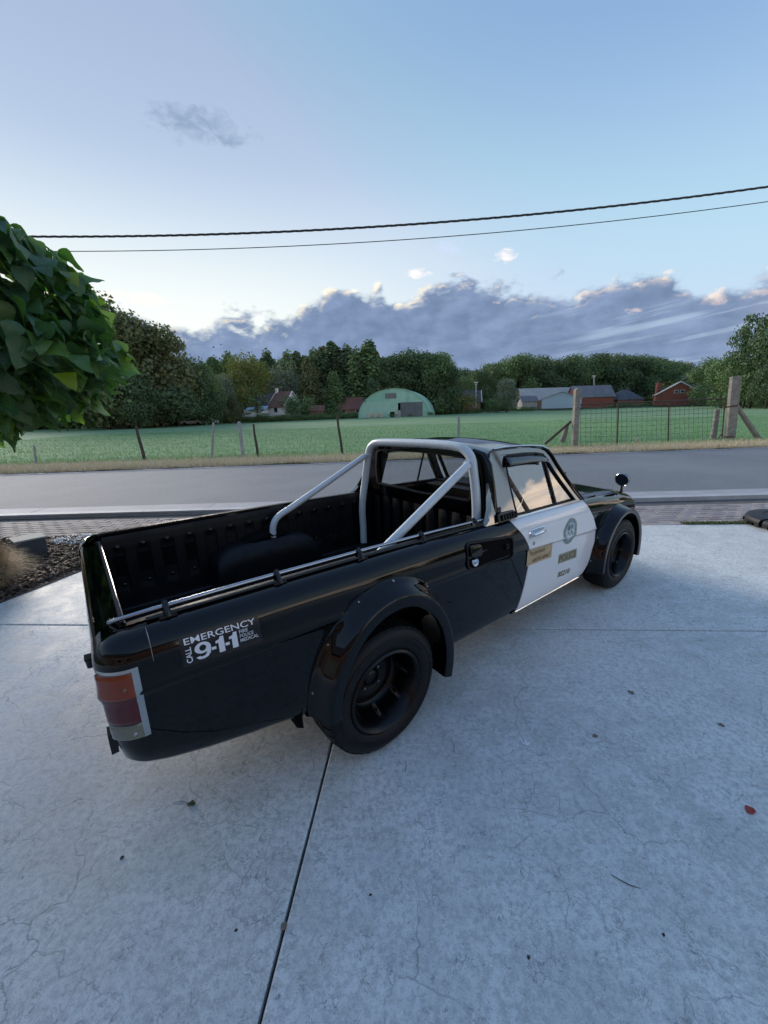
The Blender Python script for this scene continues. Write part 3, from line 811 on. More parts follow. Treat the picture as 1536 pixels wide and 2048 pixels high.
# roof
def roofz(x, y):
    e = 1.268-.0; xs = (x-1.25)
    lon = -.030*max(0, (x-1.30)/.34)**2-.018*max(0, (1.10-x)/.12)**2
    yy = abs(y)/.545
    return 1.262+.050*(1-yy**2.1)*(1-.25*max(0, (x-1.3)/.34))+lon
rows = []
for i in range(34):
    x = .978+(1.668-.978)*i/33; yw = YC(1.262)+.004
    if x < 1.0: yw -= .01
    row = []
    for j in range(33):
        y = -yw+2*yw*j/32
        yy = math.copysign(abs(y/yw)**.8, y)*yw
        row.append(Vector((x, yy, roofz(x, yy))))
    rows.append(row)
mb = MB().mat(MT['cabpaint']); mb.grid(rows)
# rear rounding down to the rear wall, header at the front
rr = rows[0]; mb.grid([rr, [p+Vector((-.010, 0, -.008)) for p in rr], [p+Vector((-.012, 0, -.028)) for p in rr]])
fr = rows[-1]; mb.grid([fr, [p+Vector((.012, 0, -.012)) for p in fr], [p+Vector((.014, 0, -.03)) for p in fr]])
roof = mb.build('roof', None, truck, angle=50)
# rear wall of the cab with its window
WIN = [(-.455, .955), (-.475, .975), (-.485, 1.08), (-.475, 1.195), (-.455, 1.222), (-.30, 1.232), (0, 1.238), (.30, 1.232), (.455, 1.222), (.475, 1.195), (.485, 1.08), (.475, .975), (.455, .955), (0, .945)]
WALL = [(-.665, .46), (-.665, .89), (-.63, .96), (-.60, 1.10), (-.565, 1.22), (-.52, 1.255), (-.30, 1.276), (0, 1.284), (.30, 1.276), (.52, 1.255), (.565, 1.22), (.60, 1.10), (.63, .96), (.665, .89), (.665, .46)]
xw = lambda z: .965 if z < .9 else .965+.02*(z-.9)
mb = MB().mat(MT['paint']); mb.slab([WALL, WIN], lambda y, z: Vector((xw(z)-.010, y, z)), lambda y, z: Vector((xw(z)+.02, y, z)))
o = mb.build('cab_rear_wall', None, truck, angle=30); bevel(o, .004, 2)
W2 = [(y*.965, 1.09+(z-1.09)*.93) for y, z in WIN]
mb = MB().mat(MT['rubber']); mb.slab([WIN, W2], lambda y, z: Vector((xw(z)-.018, y, z)), lambda y, z: Vector((xw(z)+.01, y, z))); mb.build('rear_window_seal', None, truck, smooth=False)
mb = MB(); mb.poly([W2], lambda y, z: Vector((xw(z), y, z))); mb.build('rear_window', MT['glass_thin'], truck, smooth=False)
# outer rear edge flange (dark rounded hoop behind the roll bar)
for s in (-1, 1):
    mb = MB(); mb.tube([(.94, s*.655, .87), (.950, s*.645, .95), (.962, s*.615, 1.08), (.972, s*.58, 1.19), (.978, s*.54, 1.243), (.978, s*.46, 1.262)], .018, 10); mb.build('rear_pillar_flange', MT['paint'], truck)
    # filler between bed side and cab
    mb = MB(); mb.slab([[(.90, .862), (.93, .90), (.955, .95), (.985, .95), (.985, .862)]], lambda x, z: Vector((x, s*.60, z)), lambda x, z: Vector((x, s*.668, z))); mb.build('corner_filler', MT['paint'], truck, smooth=False)
# windscreen
rows = []
for i in range(13):
    y = -.575+1.15*i/12; rows.append([Vector((1.675+.06*(1-(y/.575)**2), y*.93, 1.225)), Vector((1.83+.07*(1-(y/.575)**2), y*1.02, 1.04)), Vector((1.985+.08*(1-(y/.575)**2), y*1.10, .855))])
mb = MB(); mb.grid(rows); mb.build('windscreen', MT['glass_thin'], truck)
for s in (-1, 1):
    mb = MB(); mb.tube([(1.672, s*.540, 1.222), (1.83, s*.592, 1.035), (1.985, s*.640, .848)], .018, 8); mb.build('windscreen_pillar', MT['paint'], truck)
mb = MB(); mb.tube([(2.03, -.45, .86), (1.90, -.56, .99), (1.735, -.54, 1.19)], .0045, 6); mb.tube([(1.86, -.585, 1.035), (1.74, -.40, 1.20)], .003, 5); mb.box((1.865, -.583, 1.04), (.02, .02, .02))
mb.build('wiper', MT['trimdark'], truck)
mb = MB(); mb.tube([(2.03, .05, .865), (1.95, -.10, .97), (1.87, -.26, 1.07)], .0045, 6); mb.tube([(1.99, -.05, .96), (1.78, -.42, 1.15)], .003, 5); mb.build('wiper', MT['trimdark'], truck)

# bonnet and scuttle
def bonz(x, y): return ip(x, ZT)+.002+.034*(1-(abs(y)/.66)**2.2)
rows = []
for i in range(36):
    x = 1.945+(3.13-1.945)*i/35; yw = ip(x, YT)
    rows.append([Vector((x, -yw+2*yw*j/28, bonz(x, -yw+2*yw*j/28)-(.0 if abs(j-14) < 14 else .002))) for j in range(29)])
mb = MB().mat(MT['paint']); mb.grid(rows)
fr = rows[-1]; mb.grid([fr, [Vector((3.165, p.y, p.z-.02)) for p in fr], [Vector((3.17, p.y, .595)) for p in fr]])
bonnet = mb.build('bonnet', None, truck, angle=50)
for s in (-1, 1):
    mb = MB(); mb.tube([Vector((x, s*(ip(x, YT)-.075), bonz(x, ip(x, YT)-.075)+.0005)) for x in np.linspace(2.10, 3.10, 24)], .0022, 4); mb.build('bonnet_seam', MT['rubber'], truck)
mb = MB(); mb.tube([Vector((2.10, y, bonz(2.10, y)+.0005)) for y in np.linspace(-.58, .58, 24)], .0022, 4); mb.build('bonnet_seam', MT['rubber'], truck)
mb = MB(); mb.box((1.80, 0, .80), (.30, 1.24, .10)); mb.box((1.90, 0, .84), (.2, 1.26, .06)); mb.build('dashboard', MT['seat'], truck, smooth=False)
mb = MB(); mb.tube([(1.50+.05*math.sin(a), -.32+.18*math.cos(a), .90+.17*math.sin(a)) for a in np.linspace(0, 2*math.pi, 28, endpoint=False)], .010, 8, closed=True)
mb.tube([(1.47, -.32, .90), (1.75, -.32, .80)], .018, 8); mb.tube([(1.50, -.49, .90), (1.48, -.32, .90), (1.50, -.15, .90)], .008, 6); mb.build('steering_wheel', MT['trimdark'], truck)
for y in (-.31, .31):
    mb = MB(); mb.box((1.28, y, .52), (.48, .50, .14)); mb.box((1.09, y, .62), (.10, .48, .32), Matrix.Rotation(R(-10), 3, 'Y')); o = mb.build('seat', MT['seat'], truck, smooth=False); bevel(o, .03, 3)
mb = MB(); mb.box((1.45, 0, .40), (1.0, 1.2, .02)); mb.build('cab_floor', MT['underbody'], truck, smooth=False)
mb = MB(); mb.box((1.72, 0, 1.155), (.012, .2, .05)); mb.build('rear_view_mirror', MT['trimdark'], truck, smooth=False)

# front end: grille, headlamps, bumper
gr = MB(); gr.box((3.165, 0, .535), (.02, .76, .13)); gro = gr.build('grille', MT['trimdark'], truck, smooth=False)
for i in range(7):
    f = MB(); f.box((3.178, 0, .485+.017*i), (.012, .74, .005)); f.build('grille_bar', MT['chrome'], gro, smooth=False)
for s in (-1, 1):
    mb = MB(); mb.lathe([(0, .02), (.05, .016), (.075, .004), (.082, 0), (.085, -.01)], (3.18, s*.48, .535), 24, 'X'); mb.build('headlight', MT['glass_thin'] if False else MT['lensw'], truck)
    mb = MB(); mb.lathe([(.083, .0), (.09, .012), (.098, .0), (.098, -.02)], (3.18, s*.48, .535), 24, 'X'); mb.build('headlight_ring', MT['chrome'], truck)
    mb = MB(); mb.box((3.12, s*.655, .47), (.06, .03, .035)); o = mb.build('indicator_lamp', MT['red'], truck, smooth=False); bevel(o, .005)
rows = []
for i in range(21):
    y = -.70+1.40*i/20; bx = 3.25-.10*abs(y/.70)**4
    rows.append([(bx-.03, y, .44), (bx, y, .43), (bx+.008, y, .39), (bx, y, .35), (bx-.03, y, .34)])
mb = MB(); mb.grid(rows); mb.build('front_bumper', MT['paint'], truck)

# fender mirror (round glass faces backwards)
mp_ = (2.87, -.615)
mirr = MB(); zt = ip(2.87, ZT)+.03
mirr.tube([(mp_[0], mp_[1], zt-.03), (mp_[0], mp_[1], zt+.035)], [.016, .009], 10); mir = mirr.build('mirror', MT['trimdark'], truck)
mpos = (mp_[0]-.012, mp_[1], zt+.085); mrot = (0, R(-14), R(-6))
mb = MB(); mb.lathe([(0, .045), (.03, .042), (.052, .028), (.061, .006), (.061, -.004), (.056, -.006)], (0, 0, 0), 28, 'X'); o = mb.build('mirror_shell', MT['trimdark'], mir, loc=mpos); o.rotation_euler = mrot
mb = MB(); mb.lathe([(0, -.004), (.056, -.004)], (0, 0, 0), 28, 'X'); o = mb.build('mirror_glass', mat('mirror_glass', (.30, .32, .35), .03, metal=1), mir, loc=mpos); o.rotation_euler = mrot
mb = MB(); mb.lathe([(.055, -.004), (.058, -.007), (.0615, -.003), (.0615, .003)], (0, 0, 0), 28, 'X'); o = mb.build('mirror_ring', MT['railchrome'], mir, loc=mpos); o.rotation_euler = mrot

# ---- wheel arch flares
def flare(s, cx, cz, ao, bo, ai, bi, a0, a1, yl, n=64):
    mb = MB().mat(MT['flare']); rows = []
    for i in range(n+1):
        th = a0+(a1-a0)*i/n; c, sn = math.cos(th), math.sin(th)
        def P(k, y):           # k 0 outer edge, 1 inner lip
            a = ao+(ai-ao)*k; b = bo+(bi-bo)*k; return Vector((cx+a*c, s*y, cz+b*sn))
        xo, zo = cx+ao*c, cz+bo*sn
        yb = yside(min(xo, 3.12), min(max(zo, ip(xo, ZB)+.03), .80))+.002
        fade = 1.0
        rows.append([P(-.02, yb-.012), P(0, yb+.003), P(.10, yb+.010), P(.24, yb+(yl-yb)*.42), P(.38, yb+(yl-yb)*.78), P(.47, yb+(yl-yb)*.95), P(.52, yl), P(.60, yl+.001), P(.97, yl-.004), P(1.0, yl-.010), P(1.0, yl-.03), P(.96, yl-.06), P(.9, yb-.08)])
    mb.grid(rows)
    for r_ in (rows[0], rows[-1]):
        b = len(mb.v); mb.v += [tuple(p) for p in r_]; mb.face(range(b, b+len(r_)))
    fo = mb.build('wheel_arch_flare', None, truck, angle=50)
    for f in (.035, .22, .36, .52, .66, .80, .93):
        th = a0+(a1-a0)*f; c, sn = math.cos(th), math.sin(th); xo, zo = cx+(ao-.012)*c, cz+(bo-.012)*sn
        yb = yside(min(xo, 3.1), min(zo, .78))
        q = MB(); q.lathe([(0, .006), (.004, .005), (.006, 0), (.006, -.006)] if s > 0 else [(0, -.006), (.004, -.005), (.006, 0), (.006, .006)], (xo, s*(yb+.010), zo), 10, 'Y'); q.build('flare_screw', MT['steel'], fo)
    return fo
for s in (-1, 1):
    flare(s, .062, .31, .410, .490, .305, .372, R(-16), R(180), .825)
    flare(s, WB+.0, .29, .430, .430, .335, .365, R(-12), R(188), .815)

# ---- wheels
def wheel(cx, s, w, yo, deep, ra=.299, steer=0):
    """yo: distance of the outer face from the centre line"""
    root_y = s*(yo-w/2)
    tw = MB(); hw = w/2
    prof = [(.196, -hw+.012), (.205, -hw+.004), (.235, -hw-.002), (.262, -hw+.002), (.280, -hw+.010), (.292, -hw+.024), (ra-.002, -hw*.6), (ra, -hw*.3), (ra, hw*.3), (ra-.002, hw*.6), (.292, hw-.024), (.280, hw-.010), (.262, hw-.002), (.235, hw+.002), (.205, hw-.004), (.196, hw-.012)]
    tw.lathe(prof, (0, 0, 0), 72)
    tw.lathe([(.252, hw), (.254, hw+.0025), (.256, hw)], (0, 0, 0), 60); tw.lathe([(.252, -hw), (.254, -hw-.0025), (.256, -hw)], (0, 0, 0), 60)
    t = link('wheel', tw.mesh('tyre', True, 50), truck, (cx, root_y, ra), (0, 0, steer)); t.data.materials.append(MT['tyre'])
    # tread blocks
    tb = MB()
    for i in range(44):
        a = 2*math.pi*i/44
        for (o0, o1, sk) in ((-hw+.022, -hw*.42, .03), (-hw*.36, -.006, -.02), (.006, hw*.36, .02), (hw*.42, hw-.022, -.03)):
            vs = []
            for rr_ in (ra-.012, ra+.006):
                for (aa, oo) in ((a, o0), (a+.115, o0), (a+.115+sk, o1), (a+sk, o1)):
                    e = .009 if abs(oo) > hw-.03 else 0
                    vs.append(((rr_-e)*math.cos(aa), oo, (rr_-e)*math.sin(aa)))
            tb.add(vs, [(0, 1, 2, 3), (4, 5, 6, 7), (0, 1, 5, 4), (1, 2, 6, 5), (2, 3, 7, 6), (3, 0, 4, 7)])
    tb.build('tread', MT['tyre'], t, smooth=False)['kind'] = 'stuff'
    for k0 in (0.6, 3.74):
        for i in range(9):
            a = k0+i*.075; mk = MB(); c_, s_2 = math.cos(a), math.sin(a); q_ = 1 if s > 0 else -1
            mk.add([(r__*math.cos(aa), q_*(hw+.0035), r__*math.sin(aa)) for r__, aa in ((.226, a-.014), (.226, a+.014), (.243, a+.012), (.243, a-.018+.008*(i % 3)))], [(0, 1, 2, 3)]); mk.build('sidewall_mark', MT['rim'], t, smooth=False)
    # rim: deep steel dish
    q = 1 if s > 0 else -1; d = deep
    rp = [(.178, q*(hw-.004)), (.186, q*(hw+.002)), (.197, q*(hw-.004)), (.198, q*(hw-.014))]
    dish = [(.186, q*(hw+.002)), (.180, q*(hw-.002)), (.176, q*(hw-.012)), (.170, q*(hw-.018)), (.168, q*(hw-.040)), (.160, q*(hw-.050)), (.157, q*(hw-d*.7)), (.150, q*(hw-d+.01)), (.135, q*(hw-d)), (.115, q*(hw-d+.012)), (.085, q*(hw-d+.016)), (.062, q*(hw-d+.004)), (.045, q*(hw-d+.004)), (.040, q*(hw-d+.02)), (.03, q*(hw-d+.026)), (0, q*(hw-d+.028))]
    r_ = MB(); r_.lathe(rp, (0, 0, 0), 56); r_.lathe(dish, (0, 0, 0), 56)
    r_.lathe([(.196, -q*(hw-.01)), (.17, -q*(hw-.02)), (.16, 0), (.157, q*(hw-d*.7))], (0, 0, 0), 40)
    ro = r_.build('rim', MT['rim'], t, angle=60)
    for i in range(4):
        a = math.pi/4+i*math.pi/2; n_ = MB(); n_.lathe([(0, q*.018), (.006, q*.017), (.010, q*.010), (.011, 0)], (.057*math.cos(a), q*(hw-d+.004), .057*math.sin(a)), 6, 'Y'); n_.build('lug_nut', MT['steel'], ro)
    return t
wheel(0.005, -1, .240, .812, .150)
wheel(0.005, 1, .240, .812, .150)
wheel(WB, -1, .215, .800, .120, steer=R(-2))
wheel(WB, 1, .215, .800, .120, steer=R(-2))

# ---- tailgate
tg = MB().mat(MT['paint']); rows = []; MT['capstrip'] = mat('tailgate_cap', (.035, .037, .042), .75, spec=.1)
pr = [(i_, z) for i_, z in insets(-.875) if z > .53]
for i in range(41):
    y = -.568+1.136*i/40
    row = [Vector((-.865, y, .835)), Vector((-.868, y, .862)), Vector((-.880, y, .866))]
    for i_, z in pr:
        if z > .862: continue
        ins = min(i_, .092)+.002
        if .60 < z < .78 and abs(y) < .50: ins += .006
        row.append(Vector((-.975+ins, y, z)))
    row += [Vector((-.955, y, .53)), Vector((-.93, y, .52)), Vector((-.925, y, .60)), Vector((-.875, y, .83)), Vector((-.865, y, .835))]
    rows.append(row)
tg.grid(rows)
for r_ in (rows[0], rows[-1]):
    b = len(tg.v); tg.v += [tuple(p) for p in r_]; tg.face(range(b, b+len(r_)))
tgo = tg.build('tailgate', None, truck, angle=40)
mb = MB(); mb.box((-.876, 0, .868), (.010, 1.10, .004)); mb.build('tailgate_cap', MT['capstrip'], tgo, smooth=False)
mb = MB(); mb.tube([(-.882, -.56, .868), (-.882, .56, .866)], .0012, 6); mb.build('tailgate_edge_trim', MT['capstrip'], tgo)
for y in (-.5, -.3, -.1, .1, .3, .5):
    mb = MB(); mb.box((-.905, y, .70), (.012, .06, .20), Matrix.Rotation(R(14), 3, 'Y')); mb.build('inner_rib', MT['liner'], tgo, smooth=False)
for s in (-1, 1):
    mb = MB(); mb.box((-.90, s*.585, .80), (.03, .012, .05)); mb.tube([(-.915, s*.575, .78), (-.935, s*.59, .74), (-.925, s*.595, .70)], .005, 6); mb.build('tailgate_latch', MT['steel'], truck)
    mb = MB(); mb.tube([(-.88, s*.580, .83), (-.93, s*.592, .80)], .007, 6); mb.build('latch_pin', MT['steel'], truck)

# ---- letters
def text_mesh(txt, size=1, bold=.0, shear=0, spacing=1.0, align='LEFT', sx=1.0):
    cu = bpy.data.curves.new('txt', 'FONT'); cu.body = txt; cu.size = size; cu.offset = bold; cu.shear = shear; cu.space_character = spacing; cu.align_x = align; cu.resolution_u = 3
    ob = bpy.data.objects.new('txt', cu); col.objects.link(ob)
    dg = bpy.context.evaluated_depsgraph_get(); dg.update()
    me = bpy.data.meshes.new_from_object(ob.evaluated_get(dg)); bpy.data.objects.remove(ob)
    v = [(p.co.x*sx, p.co.y) for p in me.vertices]; f = [tuple(p.vertices) for p in me.polygons]
    bpy.data.meshes.remove(me); return v, f
def fit(v, x0, y0, x1, y1):
    xs = [p[0] for p in v]; ys = [p[1] for p in v]; a, b, c, d = min(xs), min(ys), max(xs), max(ys)
    return [(x0+(p[0]-a)/(c-a)*(x1-x0), y0+(p[1]-b)/(d-b)*(y1-y0)) for p in v]
def lettering(name, txt, box, mp, m, parent, bold=.03, shear=0, rot90=False):
    v, f = text_mesh(txt, 1, bold, shear)
    if rot90: v = [(-b, a) for a, b in v]
    v = fit(v, *box); mb = MB(); mb.add([mp(*p) for p in v], f)
    me = mb.mesh(name, False); me.materials.append(m)
    return link(name, me, parent)

# tailgate lettering in pale paint
tgm = lambda y, z: Vector((-.975+.0-.0015+float(np.interp(z, [q[1] for q in insets(-.875)][::-1], [q[0] for q in insets(-.875)][::-1])), y, z))
lettering('tailgate_letters', '911', (-.02, .655, -.30, .765), lambda a, b: tgm(a, b), MT['decalwhite'], tgo, .03)

# emergency sticker: unit coordinates to the body side
def stick(off):
    c = [(-.752, .741), (-.500, .730), (-.506, .835), (-.753, .843)]       # bl br tr tl  (x,z)
    def f(a, b):
        x = (c[0][0]*(1-a)+c[1][0]*a)*(1-b)+(c[3][0]*(1-a)+c[2][0]*a)*b
        z = (c[0][1]*(1-a)+c[1][1]*a)*(1-b)+(c[3][1]*(1-a)+c[2][1]*a)*b
        return Vector((x, -(yside(x, z)+off), z))
    return f
mb = MB(); F0 = stick(.0012); mb.grid([[F0(a/12, b/12) for b in range(13)] for a in range(13)]); stk = mb.build('emergency_sticker', MT['decalblack'], truck)
F1 = stick(.0028)
lettering('sticker_text', 'EMERGENCY', (.05, .73, .95, .93), F1, MT['decalwhite'], stk, .008)
def digit_nine(x0, x1, z0, z1):
    w, h = x1-x0, z1-z0; cx, cz, rx, rz = x0+w/2, z0+h*.66, w/2, h*.34; out = []
    for a in range(-35, 216, 12): out.append((cx+rx*math.cos(R(a)), cz+rz*math.sin(R(a))))
    out = [(cx+rx*math.cos(R(a)), cz+rz*math.sin(R(a))) for a in range(0, 271, 14)]
    out += [(cx+rx*.45, cz-rz*.86), (cx+rx*.42, cz-rz*1.05), (cx+rx*.15, z0+h*.17), (cx-rx*.30, z0+h*.15), (cx-rx*.42, z0+h*.22), (cx-rx*.95, z0+h*.17), (cx-rx*.6, z0+h*.03), (cx-rx*.05, z0), (cx+rx*.5, z0+h*.06), (cx+rx*.88, z0+h*.26), (x1, z0+h*.5)]
    inn = [(cx+rx*.42*math.cos(R(a)), cz+rz*.55*math.sin(R(a))) for a in range(0, 360, 20)]
    return [out, inn]
mb = MB(); mb.poly(digit_nine(.150, .345, .10, .68), F1); mb.build('sticker_text', MT['decalwhite'], stk, smooth=False)
for x in (.350, .520):
    mb = MB(); mb.poly([[(x, .29), (x+.055, .29), (x+.055, .39), (x, .39)]], F1); mb.build('sticker_text', MT['decalwhite'], stk, smooth=False)
for x in (.405, .575):
    mb = MB(); mb.poly([[(x+.032, .12), (x+.105, .12), (x+.105, .68), (x+.060, .68), (x+.048, .60), (x+.0, .56), (x+.0, .47), (x+.032, .49)]], F1); mb.build('sticker_text', MT['decalwhite'], stk, smooth=False)
lettering('sticker_text', 'CALL', (.045, .10, .115, .64), F1, MT['decalwhite'], stk, .02, rot90=True)
lettering('sticker_text', 'FIRE', (.715, .56, .83, .68), F1, MT['decalwhite'], stk, .004)
lettering('sticker_text', 'POLICE', (.715, .40, .90, .52), F1, MT['decalwhite'], stk, .004)
lettering('sticker_text', 'MEDICAL', (.715, .24, .96, .36), F1, MT['decalwhite'], stk, .004)

# door markings
def dmap(c, off):
    def f(a, b):
        x = (c[0][0]*(1-a)+c[1][0]*a)*(1-b)+(c[3][0]*(1-a)+c[2][0]*a)*b
        z = (c[0][1]*(1-a)+c[1][1]*a)*(1-b)+(c[3][1]*(1-a)+c[2][1]*a)*b
        return Vector((x, -(yside(x, z)+.0035+off), z))
    return f
cc = [(1.180, .550), (1.483, .533), (1.480, .638), (1.180, .656)]
mb = MB(); F0 = dmap(cc, .0012); mb.grid([[F0(a/10, b/10) for b in range(11)] for a in range(11)]); q = mb.build('motto_sticker', MT['gold'], near_door)
F1 = dmap(cc, .0026)
lettering('motto_text', '"to protect', (.08, .52, .70, .88), F1, MT['golddark'], q, .012, .35)
lettering('motto_text', 'and to serve"', (.22, .12, .93, .44), F1, MT['golddark'], q, .012, .35)
cc = [(1.588, .452), (1.862, .432), (1.852, .505), (1.590, .522)]
F1 = dmap(cc, .0012); F2 = dmap([(c[0], c[1]) for c in cc], .0024)
mb = MB(); mb.grid([[F1(a/6, b/6) for b in range(7)] for a in range(7)]); q = mb.build('police_lettering_base', MT['olive'], near_door)
lettering('police_letters', 'POLICE', (.04, .14, .96, .86), F2, MT['golddark'], q, .02)
cc = [(1.612, .344), (1.782, .328), (1.788, .370), (1.619, .384)]
F2 = dmap(cc, .0016)
lettering('number_letters', 'BS210', (0, 0, 1, 1), F2, MT['golddark'], near_door, .03)
# round seal
sx0, sz0 = 1.708, .668
def ring(r0, r1, off, n=40):
    rows = []
    for i in range(n+1):
        a = 2*math.pi*i/n; row = []
        for r_ in (r0, (r0+r1)/2, r1):
            x = sx0+r_*math.cos(a); z = sz0+r_*math.sin(a); row.append(Vector((x, -(yside(x, z)+.0035+off), z)))
        rows.append(row)
    return rows
mb = MB(); mb.grid(ring(.066, .092, .0012)); seal = mb.build('city_seal', MT['sealblue'], near_door)
mb = MB(); mb.grid(ring(.0, .067, .0010)); mb.build('seal_field', MT['sealpale'], seal)
mb = MB(); mb.grid(ring(.0895, .095, .0016)); mb.build('seal_rim', MT['sealgold'], seal)
def sealp(x, z): return Vector((sx0+x, -(yside(sx0+x, sz0+z)+.0035+.0022), sz0+z))
mb = MB()
for lp in ([(-.040, .010), (-.004, .010), (-.004, .045), (-.022, .050), (-.042, .040)], [(.008, .014), (.038, .014), (.030, .040), (.020, .048), (.010, .040)], [(-.034, -.048), (-.012, -.052), (-.010, -.010), (-.026, .002), (-.038, -.012)], [(.006, -.05), (.030, -.044), (.036, -.012), (.018, .002), (.006, -.010)]):
    mb.poly([lp], sealp)
mb.build('seal_shield', MT['sealblue'], seal, smooth=False)
for i in range(28):
    a = 2*math.pi*i/28; mb = MB(); mb.poly([[(.074*math.cos(a-.05), .074*math.sin(a-.05)), (.074*math.cos(a+.05), .074*math.sin(a+.05)), (.085*math.cos(a+.045), .085*math.sin(a+.045)), (.085*math.cos(a-.045), .085*math.sin(a-.045))]], sealp); mb.build('seal_mark', MT['sealpale'], seal, smooth=False)

# fuel filler recess and its black surround on the rear quarter
def fp(x, z, off): return Vector((x, -(yside(x, z)+off), z))
def rrect(x0, z0, x1, z1, r_, n=6):
    pts = []
    for cx1, cz1, a in ((x1-r_, z1-r_, 0), (x0+r_, z1-r_, 90), (x0+r_, z0+r_, 180), (x1-r_, z0+r_, 270)):
        for i in range(n+1): an = R(a+90*i/n); pts.append((cx1+r_*math.cos(an), cz1+r_*math.sin(an)))
    return pts
def skew(p): return (p[0], p[1]-.11*(p[0]-.6))
RO = [skew(p) for p in rrect(.595, .690, 1.005, .838, .035)]
RI = [skew(p) for p in rrect(.605, .700, .995, .828, .028)]
mb = MB(); mb.slab([RO, RI], lambda a, b: fp(a, b, .001), lambda a, b: fp(a, b, .010)); ff = mb.build('filler_surround', MT['rubber'], truck, smooth=False)
mb = MB(); mb.poly([RI], lambda a, b: fp(a, b, .003)); mb.build('filler_recess', MT['underbody'], ff, smooth=False)
for (x, z, r_, m_, nm) in ((.655, .722, .026, 'chrome', 'filler_cap'), (.935, .745, .016, 'rim', 'filler_cap')):
    c_ = fp(x, z, .004); mb = MB(); mb.lathe([(0, -.016), (r_*.35, -.018), (r_*.4, -.011), (r_*.8, -.013), (r_, -.006), (r_, 0)], tuple(c_), 24, 'Y'); mb.build(nm, MT[m_], ff)
mb = MB(); mb.slab([[skew(p) for p in rrect(.61, .76, .70, .825, .02)]], lambda a, b: fp(a, b, .006), lambda a, b: fp(a, b, .022)); o = mb.build('filler_flap', MT['paint'], ff, smooth=False); bevel(o, .004)

# seam near the rear corner, its highlight drawn as a bright steel line
mb = MB(); mb.tube([Vector((-.826, -(yside(-.826, z)+.0005), z)) for z in np.linspace(.884, .800, 12)], .0009, 4); mb.build('seam_highlight', MT['steel'], truck)

# ---- tail lamps
def cpt(s, arc, z, off):
    """arc 0 at x=-.875 on the side, 1 = quarter turn, beyond goes along the rear"""
    px, py = -.875, ip(-.875, YM)-.10
    ins = float(np.interp(z, [q[1] for q in insets(-.875)][::-1], [q[0] for q in insets(-.875)][::-1]))
    rad = .10-min(ins, .09)+off
    if arc < 0: return Vector((px-arc*.0-(-arc)*-.157, s*(py+rad), z)) if False else Vector((px+(-arc)*.157, s*(py+rad), z))
    a = min(arc, 1)*math.pi/2; p = Vector((px-math.sin(a)*rad, s*(py+math.cos(a)*rad), z))
    if arc > 1: p.y -= s*(arc-1)*.157
    return p
def lamp(s):
    A0, A1 = -.05, .64
    zb_, zt_ = .556, .800
    def patch(a0, a1, z0, z1, off, bulge, m, nm, par, na=14, nz=10):
        mb = MB(); rows = []
        for i in range(na+1):
            for_row = []
            for j in range(nz+1):
                u, v = i/na, j/nz; e = min(u, 1-u, v, 1-v)*6
                o_ = off+bulge*(1-max(0, 1-e)**2) if e < 1 else off+bulge
                for_row.append(cpt(s, a0+(a1-a0)*u, z0+(z1-z0)*v, o_))
            rows.append(for_row)
        mb.grid(rows)
        # side walls
        edge = [r_[0] for r_ in rows]+[q for q in rows[-1][1:]]+[r_[-1] for r_ in rows[::-1][1:]]+[q for q in rows[0][::-1][1:]]
        lo = []
        for p in edge: 
            c_ = Vector((-.85, s*.60, p.z)); lo.append(p+(c_-p).normalized()*.02)
        mb.grid([edge, lo])
        return mb.build(nm, m, par, angle=50)
    fr_ = patch(A0, A1+.10, zb_, zt_, .002, .0045, MT['lampframe'], 'tail_light', truck)
    amb = patch(A0+.115, A1+.12, .7115, .788, .008, .0065, MT['amber'], 'amber_lens', fr_)
    red = patch(A0+.115, A1+.12, .6155, .7105, .008, .0068, MT['red'], 'red_lens', fr_)
    wht = patch(A0+.115, A1+.12, .561, .6145, .008, .0062, MT['lensw'], 'reversing_lens', fr_)
    for (a, z, m_) in ((.20, .745, MT['golddark']), (.20, .695, MT['red']), (.20, .635, MT['red']), (.20, .585, MT['steel'])):
        p = cpt(s, a, z, .0148); mb = MB(); mb.lathe([(0, s*.001), (.003, s*.002), (.0055, 0)], tuple(p), 10, 'Y'); mb.build('lens_screw', m_, fr_)
for s in (-1, 1): lamp(s)
# number plate lamp and rear bumper stubs
mb = MB(); mb.box((-.974, -.50, .760), (.036, .036, .008)); mb.tube([(-.980, -.50, .757), (-.980, -.50, .725)], [.012, .010], 12); o = mb.build('plate_lamp', MT['trimdark'], truck)
mb = MB(); mb.box((-.972, 0, .525), (.016, .36, .11)); mb.build('plate_holder', MT['trimdark'], truck, smooth=False)
for s in (-1, 1):
    mb = MB(); mb.box((-.965, s*.60, .505), (.02, .05, .07)); mb.build('bumper_bracket', MT['trimdark'], truck, smooth=False)

# ---- load bed liner
lin = MB().mat(MT['liner'])
def wallz(t): return .465+(.872-.465)*t
for s in (-1, 1):
    rows = []
    xs = np.arange(-.865, .956, .0075)
    for x in xs:
        ph = (x+.865) % .125; rib = 1 if .03 < ph < .095 else 0
        row = []
        for k_ in range(22):
            t = k_/21; z = wallz(t); y = .585+.022*t
            inz = .22 < t < .80
            y += (-.006 if not (rib and inz) else .001)
            if t > .86: y = .602-.0*(t)
            if t > .97: y = .612
            row.append(Vector((x, s*y, z)))
        rows.append(row)
    lin.grid(rows)
    # top flange over the rail
    rows = []
    for x in np.linspace(-.87, .95, 40): rows.append([Vector((x, s*.612, ip(x, ZT)-.012)), Vector((x, s*.612, ip(x, ZT)+.006)), Vector((x, s*.640, ip(x, ZT)+.007))])
    lin.grid(rows)
